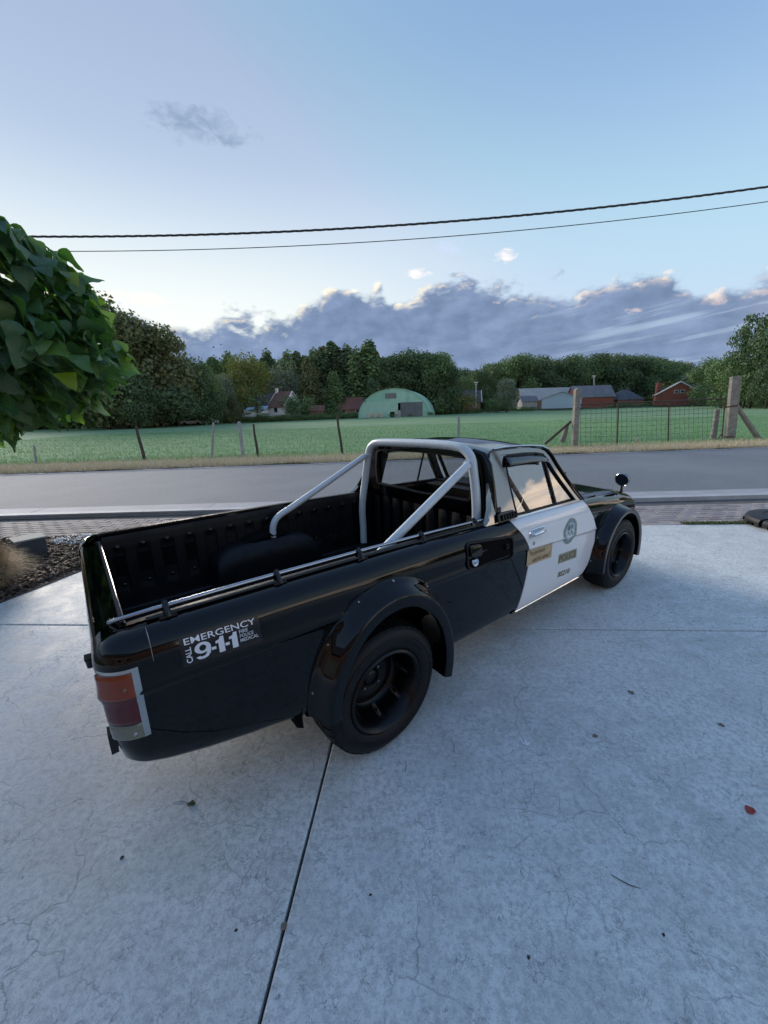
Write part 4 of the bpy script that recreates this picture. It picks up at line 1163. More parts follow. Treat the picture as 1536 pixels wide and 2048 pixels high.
# floor with long ridges
rows = []
ys = np.linspace(-.60, .60, 121)
for x in (-.90, .96):
    rows.append([Vector((x, y, .465+(.008 if (y*100) % 10 < 5 else 0))) for y in ys])
lin.grid(rows)
# front wall of the liner
rows = []
for y in np.linspace(-.60, .60, 61): 
    dd = .010 if (y*100+3) % 12 < 6 else 0
    rows.append([Vector((.955-dd*(0 < z_ < 1), y, .465+.40*z_)) for z_ in (0, .08, .1, .85, .88, 1.0)])
lin.grid(rows)
liner = lin.build('bed_liner', None, truck, angle=35)
# wheel housings
for s in (-1, 1):
    rows = []
    for i in range(33):
        t = i/32; an = math.pi*t
        cx = .02-.36*math.copysign(abs(math.cos(an))**.55, math.cos(an)); h = .235*abs(math.sin(an))**.42
        row = []
        for j in range(12):
            v = j/11; a2 = math.pi/2*v
            y = .60-.20*math.sin(a2)**.5 if v > 0 else .60
            z = .465+h*(math.cos(a2)**.42 if v < 1 else 0)
            xx = .02+(cx-.02)*(1-.12*math.sin(a2)*0)
            row.append(Vector((xx, s*y, z)))
        rows.append(row)
    mb = MB(); mb.grid(rows); o = mb.build('wheel_housing', MT['liner'], liner, angle=60)
for i in range(15):
    x = -.80+.125*i
    for z in (.575, .80):
        mb = MB(); mb.lathe([(0, -.006), (.010, -.005), (.016, 0)], (x, .595, z), 8, 'Y'); mb.build('liner_bolt', MT['trimdark'], liner)

# ---- side rails of the bed
for s in (-1,):
    pts = [(-.895, s*.555, .868), (-.905, s*.575, .890), (-.893, s*.600, .903), (-.86, s*.617, .910), (-.80, s*.622, .914), (-.5, s*.624, .916), (0, s*.626, .912), (.5, s*.63, .904), (.86, s*.634, .893)]
    mb = MB(); mb.tube(pts, [.011, .011]+[.0076]*7, 12); rl = mb.build('bed_rail', MT['railchrome'], truck)
    for x in (-.76, -.383, -.004, .374, .783):
        zt = ip(x, ZT); mb = MB()
        mb.tube([(x, s*.612, zt+.006), (x, s*.616, zt+.028), (x, s*.630, zt+.040), (x, s*.646, zt+.030), (x, s*.656, zt+.002)], [.008, .009, .010, .009, .012], 8); mb.box((x, s*.648, zt+.005), (.05, .028, .008)); mb.build('rail_bracket', MT['trimdark'], rl)
    mb = MB(); mb.tube([(-.82, s*.646, .897), (0, s*.650, .893), (.85, s*.656, .874)], .006, 6); mb.build('rail_strip', MT['trimdark'], truck)

# ---- roll bar
def smoothpath(pts, n=8):
    P = [Vector(p) for p in pts]; out = []
    for i in range(len(P)-1):
        p0 = P[max(i-1, 0)]; p1 = P[i]; p2 = P[i+1]; p3 = P[min(i+2, len(P)-1)]
        for j in range(n):
            t = j/n; out.append(.5*((2*p1)+(-p0+p2)*t+(2*p0-5*p1+4*p2-p3)*t*t+(-p0+3*p1-3*p2+p3)*t**3))
    out.append(P[-1]); return out
rb = empty('roll_bar'); rb.parent = truck
hoop = [(.835, .515, .475), (.838, .520, .62), (.842, .525, .78), (.875, .522, .98), (.902, .508, 1.17), (.908, .492, 1.225), (.910, .455, 1.262), (.910, .39, 1.281), (.912, .20, 1.290), (.912, -.20, 1.296), (.910, -.39, 1.290), (.910, -.455, 1.270), (.908, -.500, 1.228), (.905, -.520, 1.16), (.905, -.545, 1.02), (.90, -.560, .87), (.89, -.56, .70), (.88, -.56, .475)]
mb = MB(); mb.tube(smoothpath(hoop, 6), .0275, 14); mb.build('hoop', MT['rollbar'], rb)
br = [(.072, .505, .685), (.075, .507, .745), (.092, .508, .795), (.135, .509, .835), (.25, .510, .885), (.55, .508, 1.025), (.865, .506, 1.175)]
mb = MB(); mb.tube(smoothpath(br, 6), .022, 12); mb.build('brace', MT['rollbar'], rb)
br = [(.10, -.505, .690), (.10, -.507, .735), (.13, -.509, .775), (.20, -.510, .815), (.36, -.510, .905), (.62, -.512, 1.055), (.862, -.515, 1.195)]
mb = MB(); mb.tube(smoothpath(br, 6), .024, 12); mb.build('brace', MT['rollbar'], rb)
for s, z in ((1, 1.18), (-1, 1.205)):
    mb = MB(); mb.box((.885, s*.508, z), (.055, .012, .035), Matrix.Rotation(R(-28), 3, 'Y')); mb.box((.885, s*.490, z), (.055, .008, .035), Matrix.Rotation(R(-28), 3, 'Y')); o = mb.build('brace_bracket', MT['rollbar'], rb, smooth=False); bevel(o, .003)
    mb = MB(); mb.lathe([(0, .03), (.008, .03), (.008, -.03), (0, -.03)], (.878, s*.498, z-.005), 6, 'Y'); mb.build('bracket_bolt', MT['steel'], o)
# ==================================================================  VERGE, FIELD GRASS
def blades(name, n, xf, yf, zf, h, w, m, lean=.5, seed=1, parent=None, segs=1):
    r = np.random.default_rng(seed)
    X = xf(r, n); Y = yf(r, X); Z = zf(X, Y)
    hh = r.uniform(h[0], h[1], n); ww = r.uniform(w[0], w[1], n); a = r.uniform(0, 2*np.pi, n); b = r.uniform(0, 2*np.pi, n); l = r.uniform(0, lean, n)*hh
    dx, dy = np.cos(a)*ww/2, np.sin(a)*ww/2
    tx, ty = X+np.cos(b)*l, Y+np.sin(b)*l
    V = np.empty((n, 3, 3)); V[:, 0] = np.stack([X-dx, Y-dy, Z], 1); V[:, 1] = np.stack([X+dx, Y+dy, Z], 1); V[:, 2] = np.stack([tx, ty, Z+hh], 1)
    F = np.arange(n*3).reshape(n, 3)
    o = link(name, np_mesh(name, V.reshape(-1, 3), F, m), parent); return o
rfv = np.vectorize(road_far)
o = blades('dry_verge_grass', 90000, lambda r, n: r.uniform(-18, 24, n), lambda r, X: rfv(X)+.02+np.abs(r.normal(0, 1.1, len(X))).clip(0, 2.5), lambda X, Y: X*0-.01, (.05, .20), (.010, .026), MT['drygrass'], 1.6, 3)
tag(o, 'dry straw coloured grass along the far road edge', 'grass', kind='stuff')
o = blades('crop_grass', 170000, lambda r, n: r.uniform(-30, 42, n), lambda r, X: 14.35+.088*X.clip(-40, 14)+.5*0+r.power(.62, len(X))*30, lambda X, Y: terr(X, Y), (.05, .14), (.012, .03), MT['crop'], .9, 4)
tag(o, 'low green crop covering the field', 'crop', kind='stuff')
o = blades('weed_strip', 1500, lambda r, n: r.uniform(3.9, 4.75, n), lambda r, X: far_edge(X)+r.uniform(.0, .10, len(X)), lambda X, Y: X*0-.01, (.015, .05), (.006, .014), MT['weed'], 1.2, 5)
tag(o, 'green weeds growing along the far edge of the concrete', 'weeds', kind='stuff')

# ---- planting bed at the left
bed = [(-9, 4.95), (-9, 1.0), (ledge(1.0)-.012, 1.0), (ledge(4.90)-.012, 4.90)]
mb = MB(); rows = []
for i in range(31):
    t = i/30; y = 1.0+3.95*t; xe = ledge(y)-.02; row = []
    for j in range(31):
        u = j/30; x = xe+(-9-xe)*u; row.append(Vector((x, y, -.045+.05*min(1, u*6)*min(1, (4.95-y)*3)+.03*math.sin(x*3)*math.sin(y*4)*min(1, u*4))))
    rows.append(row)
mb.grid(rows); o = mb.build('planting_bed', MT['soil']); tag(o, kind='structure')
mb = MB(); 
p0, p1 = Vector((ledge(-3)-.006, -3, 0)), Vector((ledge(4.88)-.006, 4.88, 0)); d = (p1-p0).normalized(); mb.box((p0+p1)/2+Vector((0, 0, -.03)), (.006, (p1-p0).length, .08), Matrix.Rotation(math.atan2(-(p1-p0).x, (p1-p0).y), 3, 'Z'))
o = mb.build('bed_edging', MT['rust'], smooth=False); tag(o, 'thin rusted steel edging strip between concrete and bark bed', 'edging')
def chunks(name, n, area, size, m, seed, z=0):
    r = np.random.default_rng(seed); C = area(r, n); n = len(C)
    cube = np.array([(x, y, z_) for z_ in (-.5, .5) for y in (-.5, .5) for x in (-.5, .5)])
    f = np.array([(0, 2, 3, 1), (4, 5, 7, 6), (0, 1, 5, 4), (2, 6, 7, 3), (0, 4, 6, 2), (1, 3, 7, 5)])
    S = r.uniform(.4, 1.0, (n, 3))*np.array(size); V = cube[None]*S[:, None]*r.uniform(.7, 1.15, (n, 8, 1))
    a = r.uniform(0, 2*np.pi, n); t = r.normal(0, .35, n); ca, sa = np.cos(a), np.sin(a)
    x = V[..., 0]*np.cos(t)[:, None]-V[..., 2]*np.sin(t)[:, None]; z_ = V[..., 0]*np.sin(t)[:, None]+V[..., 2]*np.cos(t)[:, None]; y = V[..., 1]
    V = np.stack([x*ca[:, None]-y*sa[:, None], x*sa[:, None]+y*ca[:, None], z_], -1)+C[:, None]
    F = f[None]+8*np.arange(n)[:, None, None]
    return link(name, np_mesh(name, V.reshape(-1, 3), F.reshape(-1, 4), m))
def area_bed(r, n):
    y = r.uniform(2.4, 4.93, n); x = ledge(y)-.03-r.exponential(1.0, n).clip(0, 4); z = r.uniform(-.01, .035, n)-.03*(x > ledge(y)-.12); return np.stack([x, y, z], 1)
o = chunks('bark_mulch', 9000, area_bed, (.075, .032, .018), MT['chip'], 3); tag(o, 'brown bark chips covering the planting bed', 'bark chips', kind='stuff')
def area_peb(r, n):
    a = r.uniform(0, 2*np.pi, n); q = np.sqrt(r.uniform(0, 1, n)); return np.stack([-3.92+.33*q*np.cos(a), 4.78+.20*q*np.sin(a), r.uniform(.0, .03, n)], 1)
o = chunks('pebbles', 1400, area_peb, (.03, .026, .02), MT['pebble'], 4); tag(o, 'pale blue grey pebbles beside the dark box', 'pebbles', kind='stuff')

# dark angular box
bx = at(60, 1122, 4.16); MT['boxdark'] = mat('anthracite_metal', (.05, .06, .075), .5, var=((.065, .075, .09), 9, .4, .7))
bo = empty('planter_box', (-4.08, 4.10, 0), R(52)); tag(bo, 'low anthracite metal box with pale lid standing in the bark bed', 'box')
mb = MB(); mb.box((.13, .13, .09), (.26, .26, .22)); o = mb.build('box_body', MT['boxdark'], bo, smooth=False); bevel(o, .006)
mb = MB(); mb.box((.13, .13, .209), (.28, .28, .018)); o = mb.build('lid', mat('pale_lid', (.36, .38, .38), .8, spec=.2), bo, smooth=False); bevel(o, .004)

# ornamental grass clump
def orn():
    r = np.random.default_rng(9); n = 7000; V = []; F = []
    for i in range(n):
        a = r.uniform(0, 2*np.pi); L = r.uniform(.30, .54); sp = r.uniform(.08, .75); w = r.uniform(.0015, .0035)
        bx_, by_ = r.normal(0, .05, 2); pts = []
        for k in range(5):
            t = k/4; rad = L*sp*(t**1.25); z = L*(t*(1.05-sp*.35)-.72*sp*t*t*t); pts.append((bx_+rad*math.cos(a)+r.normal(0, .008), by_+rad*math.sin(a)+r.normal(0, .008), max(z, .005)))
        ox, oy = -math.sin(a)*w, math.cos(a)*w; b = len(V)
        for k, p in enumerate(pts): q = 1-.75*k/4; V += [(p[0]-ox*q, p[1]-oy*q, p[2]), (p[0]+ox*q, p[1]+oy*q, p[2])]
        for k in range(4): F.append((b+2*k, b+2*k+1, b+2*k+3, b+2*k+2))
    return np_mesh('ornamental_grass', np.array(V), np.array(F), MT['orngrass'])
om = orn()
for loc, sc_, lb in (((-3.66, 3.28, .0), 1.1, 'brown dried ornamental grass clump at the concrete edge'), ((-3.98, 3.62, 0), .95, 'brown grass clump behind the front one, below the round tree')):
    o = link('ornamental_grass', om, None, loc, (0, 0, random.uniform(0, 6)), (sc_,)*3); tag(o, lb, 'ornamental grass')

# ==================================================================  GLOBE TREE (large leaves)
TC = Vector((-4.58, 3.95, 2.32))
tree = empty('catalpa_tree', (TC.x, TC.y, 0)); tag(tree, 'round crowned tree with big heart shaped leaves at the left edge', 'tree')
mb = MB(); mb.tube([(0, 0, -.05), (.012, .01, .5), (-.01, .0, 1.1), (.0, .0, 1.75)], [.062, .055, .050, .055], 14); mb.build('trunk', MT['bark'], tree)
for i in range(16):
    a = 2*math.pi*i/16+random.uniform(-.2, .2); e = random.uniform(.1, .9); L = random.uniform(.9, 1.35)
    mb = MB(); mb.tube([(0, 0, 1.68), (L*.35*math.cos(a), L*.35*math.sin(a), 1.78+e*.35), (L*.8*math.cos(a), L*.8*math.sin(a), 1.95+e*.8-.2), (L*math.cos(a), L*math.sin(a), 1.9+e*.7-.3)], [.030, .020, .011, .005], 7); mb.build('limb', MT['bark'], tree)
def leafmesh(seed, mt, nm='leaf'):
    """heart shaped leaf lying along +x, tip drooping, slightly cupped and wavy"""
    r = random.Random(seed); L = 1.0
    prof = [(-.11, .0), (-.12, .14), (-.07, .28), (.03, .38), (.16, .435), (.30, .435), (.45, .385), (.60, .30), (.74, .20), (.86, .115), (.94, .055), (1.0, .0)]
    prof = [(a, b*(1+.10*math.sin(9*a+seed*1.7))) for a, b in prof]
    cup = r.uniform(.12, .34); droop = r.uniform(.22, .5); w1 = r.uniform(0, 6); tw = r.uniform(-.2, .2)
    V = []; UV = []; F = []
    for i, (x, w) in enumerate(prof):
        for j, sgn in enumerate((-1, -.5, 0, .5, 1)):
            y = w*sgn; xx = x if abs(sgn) or i else .0
            z = cup*abs(sgn)*w*1.0-droop*max(x, 0)**2*.8+.060*math.sin(8*x+w1+3*sgn)*abs(sgn)
            V.append((x if abs(sgn) else max(x, .0), y, z+tw*y)); UV.append((.5+y*1.0, x))
    for i in range(len(prof)-1):
        for j in range(4): a = i*5+j; F.append((a, a+1, a+6, a+5))
    return np.array(V), np.array(UV), np.array(F)
LV = []
for i in range(6): LV.append(leafmesh(i, None))
leaf_me = []
for v, uv, f in LV:
    me = np_mesh('leaf', v, f, MT['leaf'], uv, smooth=True); leaf_me.append(me)
backlit_me = np_mesh('leaf', LV[0][0], LV[0][2], MT['leaf_backlit'], LV[0][1], smooth=True)
r = np.random.default_rng(21); leaves = []
AX = (1.62, 1.62, 1.32, .98)
N_ = 3200
for i in range(N_):
    d = r.normal(0, 1, 3); d /= np.linalg.norm(d)
    rad = r.uniform(.80, 1.04) if i < N_*.80 else r.uniform(.45, .85)
    rad *= 1+.06*math.sin(d[0]*7+d[1]*5)+.05*math.sin(d[2]*9+d[0]*3)
    az_ = AX[2] if d[2] > 0 else AX[3]
    p = Vector((d[0]*AX[0]*rad, d[1]*AX[1]*rad, d[2]*az_*rad))
    if d[2] < -.2: p.z = max(p.z, -.98-.12*math.sin(7*d[0]+3*d[1]))
    # leaf axis: outwards and down
    out = Vector((d[0], d[1], 0)); out = out.normalized() if out.length > .05 else Vector((1, 0, 0))
    ax = (out*r.uniform(.5, 1.0)+Vector((0, 0, -r.uniform(.15, .85)))+Vector(r.normal(0, .52, 3))).normalized()
    nrm = (Vector((d[0]*.6, d[1]*.6, max(d[2], -.1)*.5+.75))+Vector(r.normal(0, .55, 3)))
    nrm = (nrm-ax*nrm.dot(ax)).normalized(); yv = nrm.cross(ax)
    m3 = Matrix((ax, yv, nrm)).transposed()
    leaves.append((p, m3, r.uniform(.14, .28), i % 6))
camv = Vector((0, 0, CAM_H))
def vis_score(l):
    p = l[0]+TC; dirc = (camv-p).normalized(); sh = l[0].normalized().dot(dirc)
    u = p.x/p.y
    inside = 1 if u > -1.0 else 0
    return -(inside*2+sh*(1 if l[0].length > 1.0 else .3)-.15*(p-camv).length)
leaves.sort(key=vis_score)
VV = []; FF = []; UU = []; nb = 0
for i, (p, m3, s_, k) in enumerate(leaves):
    p = p+Vector((0, 0, TC.z))
    if i < 298:
        M = Matrix.Translation(p) @ m3.to_4x4() @ Matrix.Diagonal((s_, s_, s_, 1))
        o = link('leaf', leaf_me[k], tree); o.matrix_local = M
    else:
        v, uv, f = LV[k]; q = (v*s_) @ np.array(m3).T+np.array(p); VV.append(q); FF.append(f+nb); UU.append(uv); nb += len(v)
me = np_mesh('foliage', np.concatenate(VV), np.concatenate(FF), MT['leaf'], np.concatenate(UU), smooth=True)
o = link('foliage', me, tree); o['kind'] = 'stuff'
for (x, y, z, s_) in ((1.62, -.10, -.40, .20), (1.60, .25, .55, .17)):
    o = link('leaf', backlit_me, tree, (x, y, TC.z+z), (.3, .6, -.5), (s_,)*3); o['label'] = 'leaf painted yellow green as if backlit'

# ==================================================================  FAR TREES
def crown_mesh(seed, kind, m):
    r = np.random.default_rng(seed); lobes = []
    if kind == 'round':
        for i in range(26):
            a = r.uniform(0, 2*np.pi); h = r.uniform(.12, .92); R_ = .40*math.sin(math.pi*min(max(h, .08), .93)**.9)**.6*r.uniform(.35, 1.0)
            lobes.append((R_*math.cos(a), R_*math.sin(a), h, r.uniform(.12, .22)))
    elif kind == 'poplar':
        for i in range(44):
            a = r.uniform(0, 2*np.pi); h = r.uniform(.08, .96); R_ = .17*(1-h)**.5*r.uniform(.1, 1.0); lobes.append((R_*math.cos(a), R_*math.sin(a), h*.93, r.uniform(.045, .085)*(1.3-h*.7)))
    elif kind == 'willow':
        for i in range(26):
            a = r.uniform(0, 2*np.pi); h = r.uniform(.15, .85); R_ = .40*(1-.5*h)*r.uniform(.3, 1.0); lobes.append((R_*math.cos(a), R_*math.sin(a), h, r.uniform(.11, .19)))
    elif kind == 'open':
        for i in range(24):
            a = r.uniform(0, 2*np.pi); h = r.uniform(.25, 1.0); R_ = .38*r.uniform(.3, 1.0)*(1.1-h*.6); lobes.append((R_*math.cos(a), R_*math.sin(a), h, r.uniform(.07, .13)))
    elif kind == 'cedar':
        for i in range(22):
            h = .15+.8*i/22; a = r.uniform(0, 2*np.pi); R_ = .42*(1-h*.75)*r.uniform(.5, 1.0); lobes.append((R_*math.cos(a), R_*math.sin(a), h, .13*(1.15-h*.7)))
    else:   # bush
        for i in range(14):
            a = r.uniform(0, 2*np.pi); R_ = .42*r.uniform(.0, 1.0); lobes.append((R_*math.cos(a), R_*math.sin(a), r.uniform(.25, .72), r.uniform(.18, .28)))
    lobes = np.array(lobes); per = {'round': 520, 'poplar': 230, 'willow': 420, 'open': 150, 'cedar': 160, 'bush': 150}[kind]
    P = []; Nn = []
    for (x, y, z, q) in lobes:
        d = r.normal(0, 1, (per, 3)); d /= np.linalg.norm(d, axis=1)[:, None]
        rad = q*r.uniform(.60, 1.22, per)[:, None]; sq = np.array([1, 1, {'cedar': .28, 'willow': 1.25, 'poplar': 2.4}.get(kind, .85)])
        P.append(d*rad*sq+np.array([x, y, z])); Nn.append(d)
    P = np.concatenate(P); Nn = np.concatenate(Nn); keep = P[:, 2] > .02; P = P[keep]; Nn = Nn[keep]; n = len(P)
    Nn = Nn+r.normal(0, .55, (n, 3)); Nn /= np.linalg.norm(Nn, axis=1)[:, None]
    t = np.cross(Nn, r.normal(0, 1, (n, 3))); t /= np.linalg.norm(t, axis=1)[:, None]; b = np.cross(Nn, t)
    s_ = r.uniform(.006, .0155, n)[:, None]*(1.0 if kind != 'poplar' else .95)*(1.5 if kind == 'bush' else 1)
    V = np.stack([P-t*s_-b*s_*.6, P+t*s_-b*s_*.7, P+t*s_*.8+b*s_*.8, P-t*s_*.7+b*s_], 1).reshape(-1, 3)
    return np_mesh('crown', V, np.arange(n*4).reshape(n, 4), m)
def trunk_mesh(seed):
    mb = MB(); rr = random.Random(seed); mb.tube([(0, 0, -.02), (.01, 0, .18), (rr.uniform(-.02, .02), 0, .45), (0, rr.uniform(-.02, .02), .8)], [.022, .017, .012, .003], 8)
    for i in range(7):
        a = rr.uniform(0, 6.28); h = rr.uniform(.2, .6); L = rr.uniform(.15, .32); mb.tube([(0, 0, h), (L*.5*math.cos(a), L*.5*math.sin(a), h+.12), (L*math.cos(a), L*math.sin(a), h+.26)], [.009, .006, .002], 5)
    me = mb.mesh('trunk'); me.materials.append(MT['bark']); return me
trunks = [trunk_mesh(i) for i in range(3)]
CM = {}
def cm(kind, tone, i):
    key = (kind, tone, i)
    if key not in CM: CM[key] = crown_mesh(hash_(key), kind, MT['t_'+tone])
    return CM[key]
def hash_(k): return sum(ord(c) for c in k[0]+k[1])*7+k[2]*131
tcount = 0
def ftree(u, vtop, Y, kind, tone, label, wid=1.0, group=None, cat='tree', name=None, vbase=None):
    """tree whose top is seen at (u,vtop) and which stands at forward distance Y"""
    global tcount
    p = at(u, 830, Y); z0 = float(terr(p.x, Y)) if vbase is None else at(u, vbase, Y).z; top = at(u, vtop, Y)
    H = top.z-z0; x = at(u, (vtop+830)/2, Y).x; v = tcount % 3; tcount += 1
    nm = name or {'poplar': 'poplar_tree', 'willow': 'willow_tree', 'cedar': 'cedar_tree', 'bush': 'bush'}.get(kind, 'broadleaf_tree')
    o = empty(nm, (x, Y, z0), random.uniform(0, 6.28)); o.scale = (H*wid, H*wid, H); tag(o, label, cat, group)
    link('crown', cm(kind, tone, v), o)
    if kind != 'bush': link('trunk', trunks[v], o)
    return o
G1 = 'trees of the wood behind the farm'
T = [ # u, vtop, Y, kind, tone, width, label
 (232, 588, 72, 'round', 'brown', 1.05, 'tallest dark tree just right of the big leaved tree'),
 (190, 606, 68, 'round', 'mid', 1.0, 'dark tree half hidden behind the big leaved tree'),
 (292, 645, 74, 'round', 'brown', .95, 'olive green tree on the shoulder of the left tree group'),
 (345, 688, 78, 'open', 'brown', 1.0, 'thin topped tree with sky showing through its crown'),
 (262, 735, 66, 'round', 'dark', 1.0, 'low dark tree at the foot of the left tree group'),
 (330, 760, 70, 'bush', 'dark', 1.6, 'dark hedge like bush below the left tree group'),
 (378, 716, 84, 'round', 'dark', .95, 'dark tree with evening glow behind it'),
 (408, 735, 82, 'round', 'dark', .8, 'dark tree left of the pale grey green tree'),
 (120, 660, 80, 'round', 'mid', 1.1, 'tree hidden deep behind the big leaved crown'),
 (40, 650, 84, 'round', 'dark', 1.1, 'tree at the far left behind the big leaved crown'),
 (432, 712, 118, 'poplar', 'mid', 1.4, 'leftmost poplar above the white farmhouse'),
 (462, 703, 122, 'poplar', 'mid', 1.4, 'second poplar from the left in the farm wood'),
 (440, 748, 96, 'willow', 'grey', .9, 'pale grey green tree above the parked white vehicles'),
 (455, 782, 92, 'round', 'brown', .9, 'russet tinged tree left of the farmhouse roof'),
 (497, 712, 104, 'round', 'yell', .9, 'yellowish tree behind the white farmhouse'),
 (512, 772, 92, 'cedar', 'mid', .8, 'layered cedar in front of the white farmhouse'),
 (540, 700, 126, 'poplar', 'dark', 1.3, 'poplar behind the yellowish tree'),
 (568, 722, 112, 'willow', 'grey', 1.0, 'grey green willow behind the farmhouse gable'),
 (600, 700, 124, 'poplar', 'dark', 1.3, 'dark poplar left of the tallest poplar'),
 (620, 715, 108, 'poplar', 'brown', 1.3, 'brownish slender tree above the small red roof'),
 (640, 690, 126, 'poplar', 'dark', 1.4, 'poplar at the left of the tall dark cluster'),
 (668, 678, 128, 'poplar', 'dark', 1.4, 'highest poplar tip of the middle wood'),
 (695, 690, 126, 'poplar', 'dark', 1.4, 'poplar just left of the broad topped poplar'),
 (668, 742, 106, 'poplar', 'mid', 1.6, 'mid green tree in front of the highest poplar'),
 (735, 682, 112, 'poplar', 'mid', 1.75, 'broad poplar with a clear pointed top left of the green barn'),
 (590, 780, 98, 'bush', 'mid', 1.3, 'bush between farmhouse gable and red shed'),
 (780, 757, 104, 'bush', 'yell', .9, 'bright yellow green bush rising over the barn roof'),
 (790, 712, 118, 'round', 'dark', 1.1, 'dark willow like tree right behind the barn'),
 (830, 706, 116, 'round', 'dark', 1.1, 'tallest round tree behind the barn'),
 (872, 710, 114, 'round', 'mid', 1.0, 'round tree behind the right end of the barn'),
 (895, 735, 112, 'round', 'dark', 1.0, 'dark tree left of the gap in the wood'),
 (760, 745, 110, 'round', 'dark', 1.0, 'dark tree left of the barn roof'),
 (925, 755, 150, 'round', 'mid', .9, 'low mid green tree in the gap of the wood'),
 (928, 778, 112, 'bush', 'yell', 1.2, 'yellow green bush above the blue roofed house'),
 (962, 742, 156, 'round', 'dark', 1.0, 'dark tree behind the blue roofed house'),
 (998, 725, 160, 'round', 'dark', 1.0, 'dark tree above the pale willow'),
 (1015, 757, 112, 'willow', 'grey', 1.0, 'pale green willow left of the farm sheds'),
 (990, 790, 110, 'bush', 'mid', 1.4, 'bush at the left foot of the pale willow'),
 (1040, 712, 158, 'round', 'mid', 1.0, 'broad tree behind the left end of the farm sheds'),
 (1080, 722, 160, 'round', 'dark', 1.05, 'dark tree above the blue gabled shed'),
 (1125, 716, 158, 'round', 'dark', 1.05, 'dark tree left of the tall gate post'),
 (1165, 722, 156, 'round', 'mid', 1.05, 'tree right above the tall gate post'),
 (1200, 709, 156, 'round', 'dark', 1.05, 'highest dark tree behind the brick shed'),
 (1245, 716, 154, 'round', 'dark', 1.05, 'dark tree behind the hip roofed house'),
 (1288, 712, 152, 'round', 'dark', 1.05, 'dark tree left of the red brick house chimney'),
 (1325, 720, 148, 'round', 'mid', 1.0, 'tree behind the red brick house gable'),
 (1330, 757, 132, 'bush', 'yell', 1.3, 'yellow green bush beside the brick chimney'),
 (1360, 728, 138, 'poplar', 'mid', 1.2, 'slender tree at the right end of the far wood'),
 (1392, 738, 132, 'round', 'grey', .9, 'grey leaved tree right of the red brick house'),
 (1420, 722, 112, 'round', 'mid', 1.0, 'mid green tree left of the big right hand post'),
 (1448, 715, 90, 'round', 'mid', .9, 'rounded tree just above the big right hand post'),
 (1478, 658, 84, 'open', 'dark', .62, 'open crowned tree with sky between its twigs at the right'),
 (1516, 636, 80, 'open', 'dark', .75, 'tall dark tree at the right edge'),
 (1556, 642, 76, 'round', 'dark', .7, 'tree cut by the right edge of the photo'),
 (1494, 712, 82, 'round', 'mid', .9, 'lower dark tree behind the right hand brace'),
 (1538, 735, 74, 'round', 'dark', .9, 'dark bushy tree low at the right edge')]
for (u, vt, Y, kd, tn, wd, lb) in T: ftree(u, vt, Y, kd, tn, lb, wd, G1 if 430 < u < 1430 and kd != 'bush' else None)
# dense undergrowth so that the wood closes towards the ground
k_ = 0
und = MB()
VV = []; FF = []; nb = 0
r = np.random.default_rng(5)
src = [cm('bush', 'dark', i) for i in range(3)]
arrs = []
for me in src:
    v = np.empty(len(me.vertices)*3, dtype=np.float32); me.vertices.foreach_get('co', v); arrs.append(v.reshape(-1, 3))
for u in np.linspace(20, 1560, 122):
    Y = float(np.interp(u, [20, 400, 440, 900, 930, 1330, 1420, 1560], [80, 88, 124, 120, 162, 156, 112, 84]))+r.uniform(-3, 3); p = at(u, 830, Y); z0 = float(terr(p.x, Y)); H = r.uniform(6, 12); a = arrs[r.integers(3)]
    q = a*np.array([H*1.3, H*.8, H])+np.array([p.x, Y, z0-.24*H]); VV.append(q); FF.append(np.arange(len(a)).reshape(-1, 4)+nb); nb += len(a)
o = link('undergrowth', np_mesh('undergrowth', np.concatenate(VV), np.concatenate(FF), MT['t_dark'])); tag(o, 'dark undergrowth along the foot of the woods', 'undergrowth', kind='stuff')
TOPL = [(415, 716), (470, 708), (520, 716), (560, 706), (600, 702), (640, 692), (690, 690), (735, 694), (780, 716), (830, 712), (870, 716), (905, 736), (935, 744), (960, 738), (1000, 726), (1050, 718), (1200, 714), (1300, 716), (1350, 726), (1380, 742), (1420, 738), (1450, 715)]
pops = []; 
for me in [cm('poplar', 'dark', i) for i in range(3)]+[cm('round', 'dark', i) for i in range(3)]:
    v = np.empty(len(me.vertices)*3, dtype=np.float32); me.vertices.foreach_get('co', v); pops.append(v.reshape(-1, 3))
for mi, mt_ in enumerate(('t_dark', 't_mid', 't_brown')):
    VV = []; FF = []; nb = 0
    for q_, u in enumerate(np.linspace(418, 1448, 63)):
        if q_ % 3 != mi: continue
        pop = u < 765; vt = float(np.interp(u, [t[0] for t in TOPL], [t[1] for t in TOPL]))+r.uniform(-4, 12)
        Y = (138 if u < 900 else 172)+r.uniform(-5, 5); p = at(u, 830, Y); z0 = float(terr(p.x, Y)); H = at(u, vt, Y).z-z0; a = pops[(0 if pop else 3)+int(r.integers(3))]
        wd = r.uniform(1.3, 1.7) if pop else r.uniform(.8, 1.0); q = a*np.array([H*wd, H*wd, H])+np.array([p.x, Y, z0]); VV.append(q); FF.append(np.arange(len(a)).reshape(-1, 4)+nb); nb += len(a)
    o = link('far_wood', np_mesh('far_wood', np.concatenate(VV), np.concatenate(FF), MT[mt_])); tag(o, ('dark depth of the far wood behind the front trees', 'mid green depth of the far wood behind the front trees', 'olive tinted depth of the far wood behind the front trees')[mi], 'wood', kind='stuff')
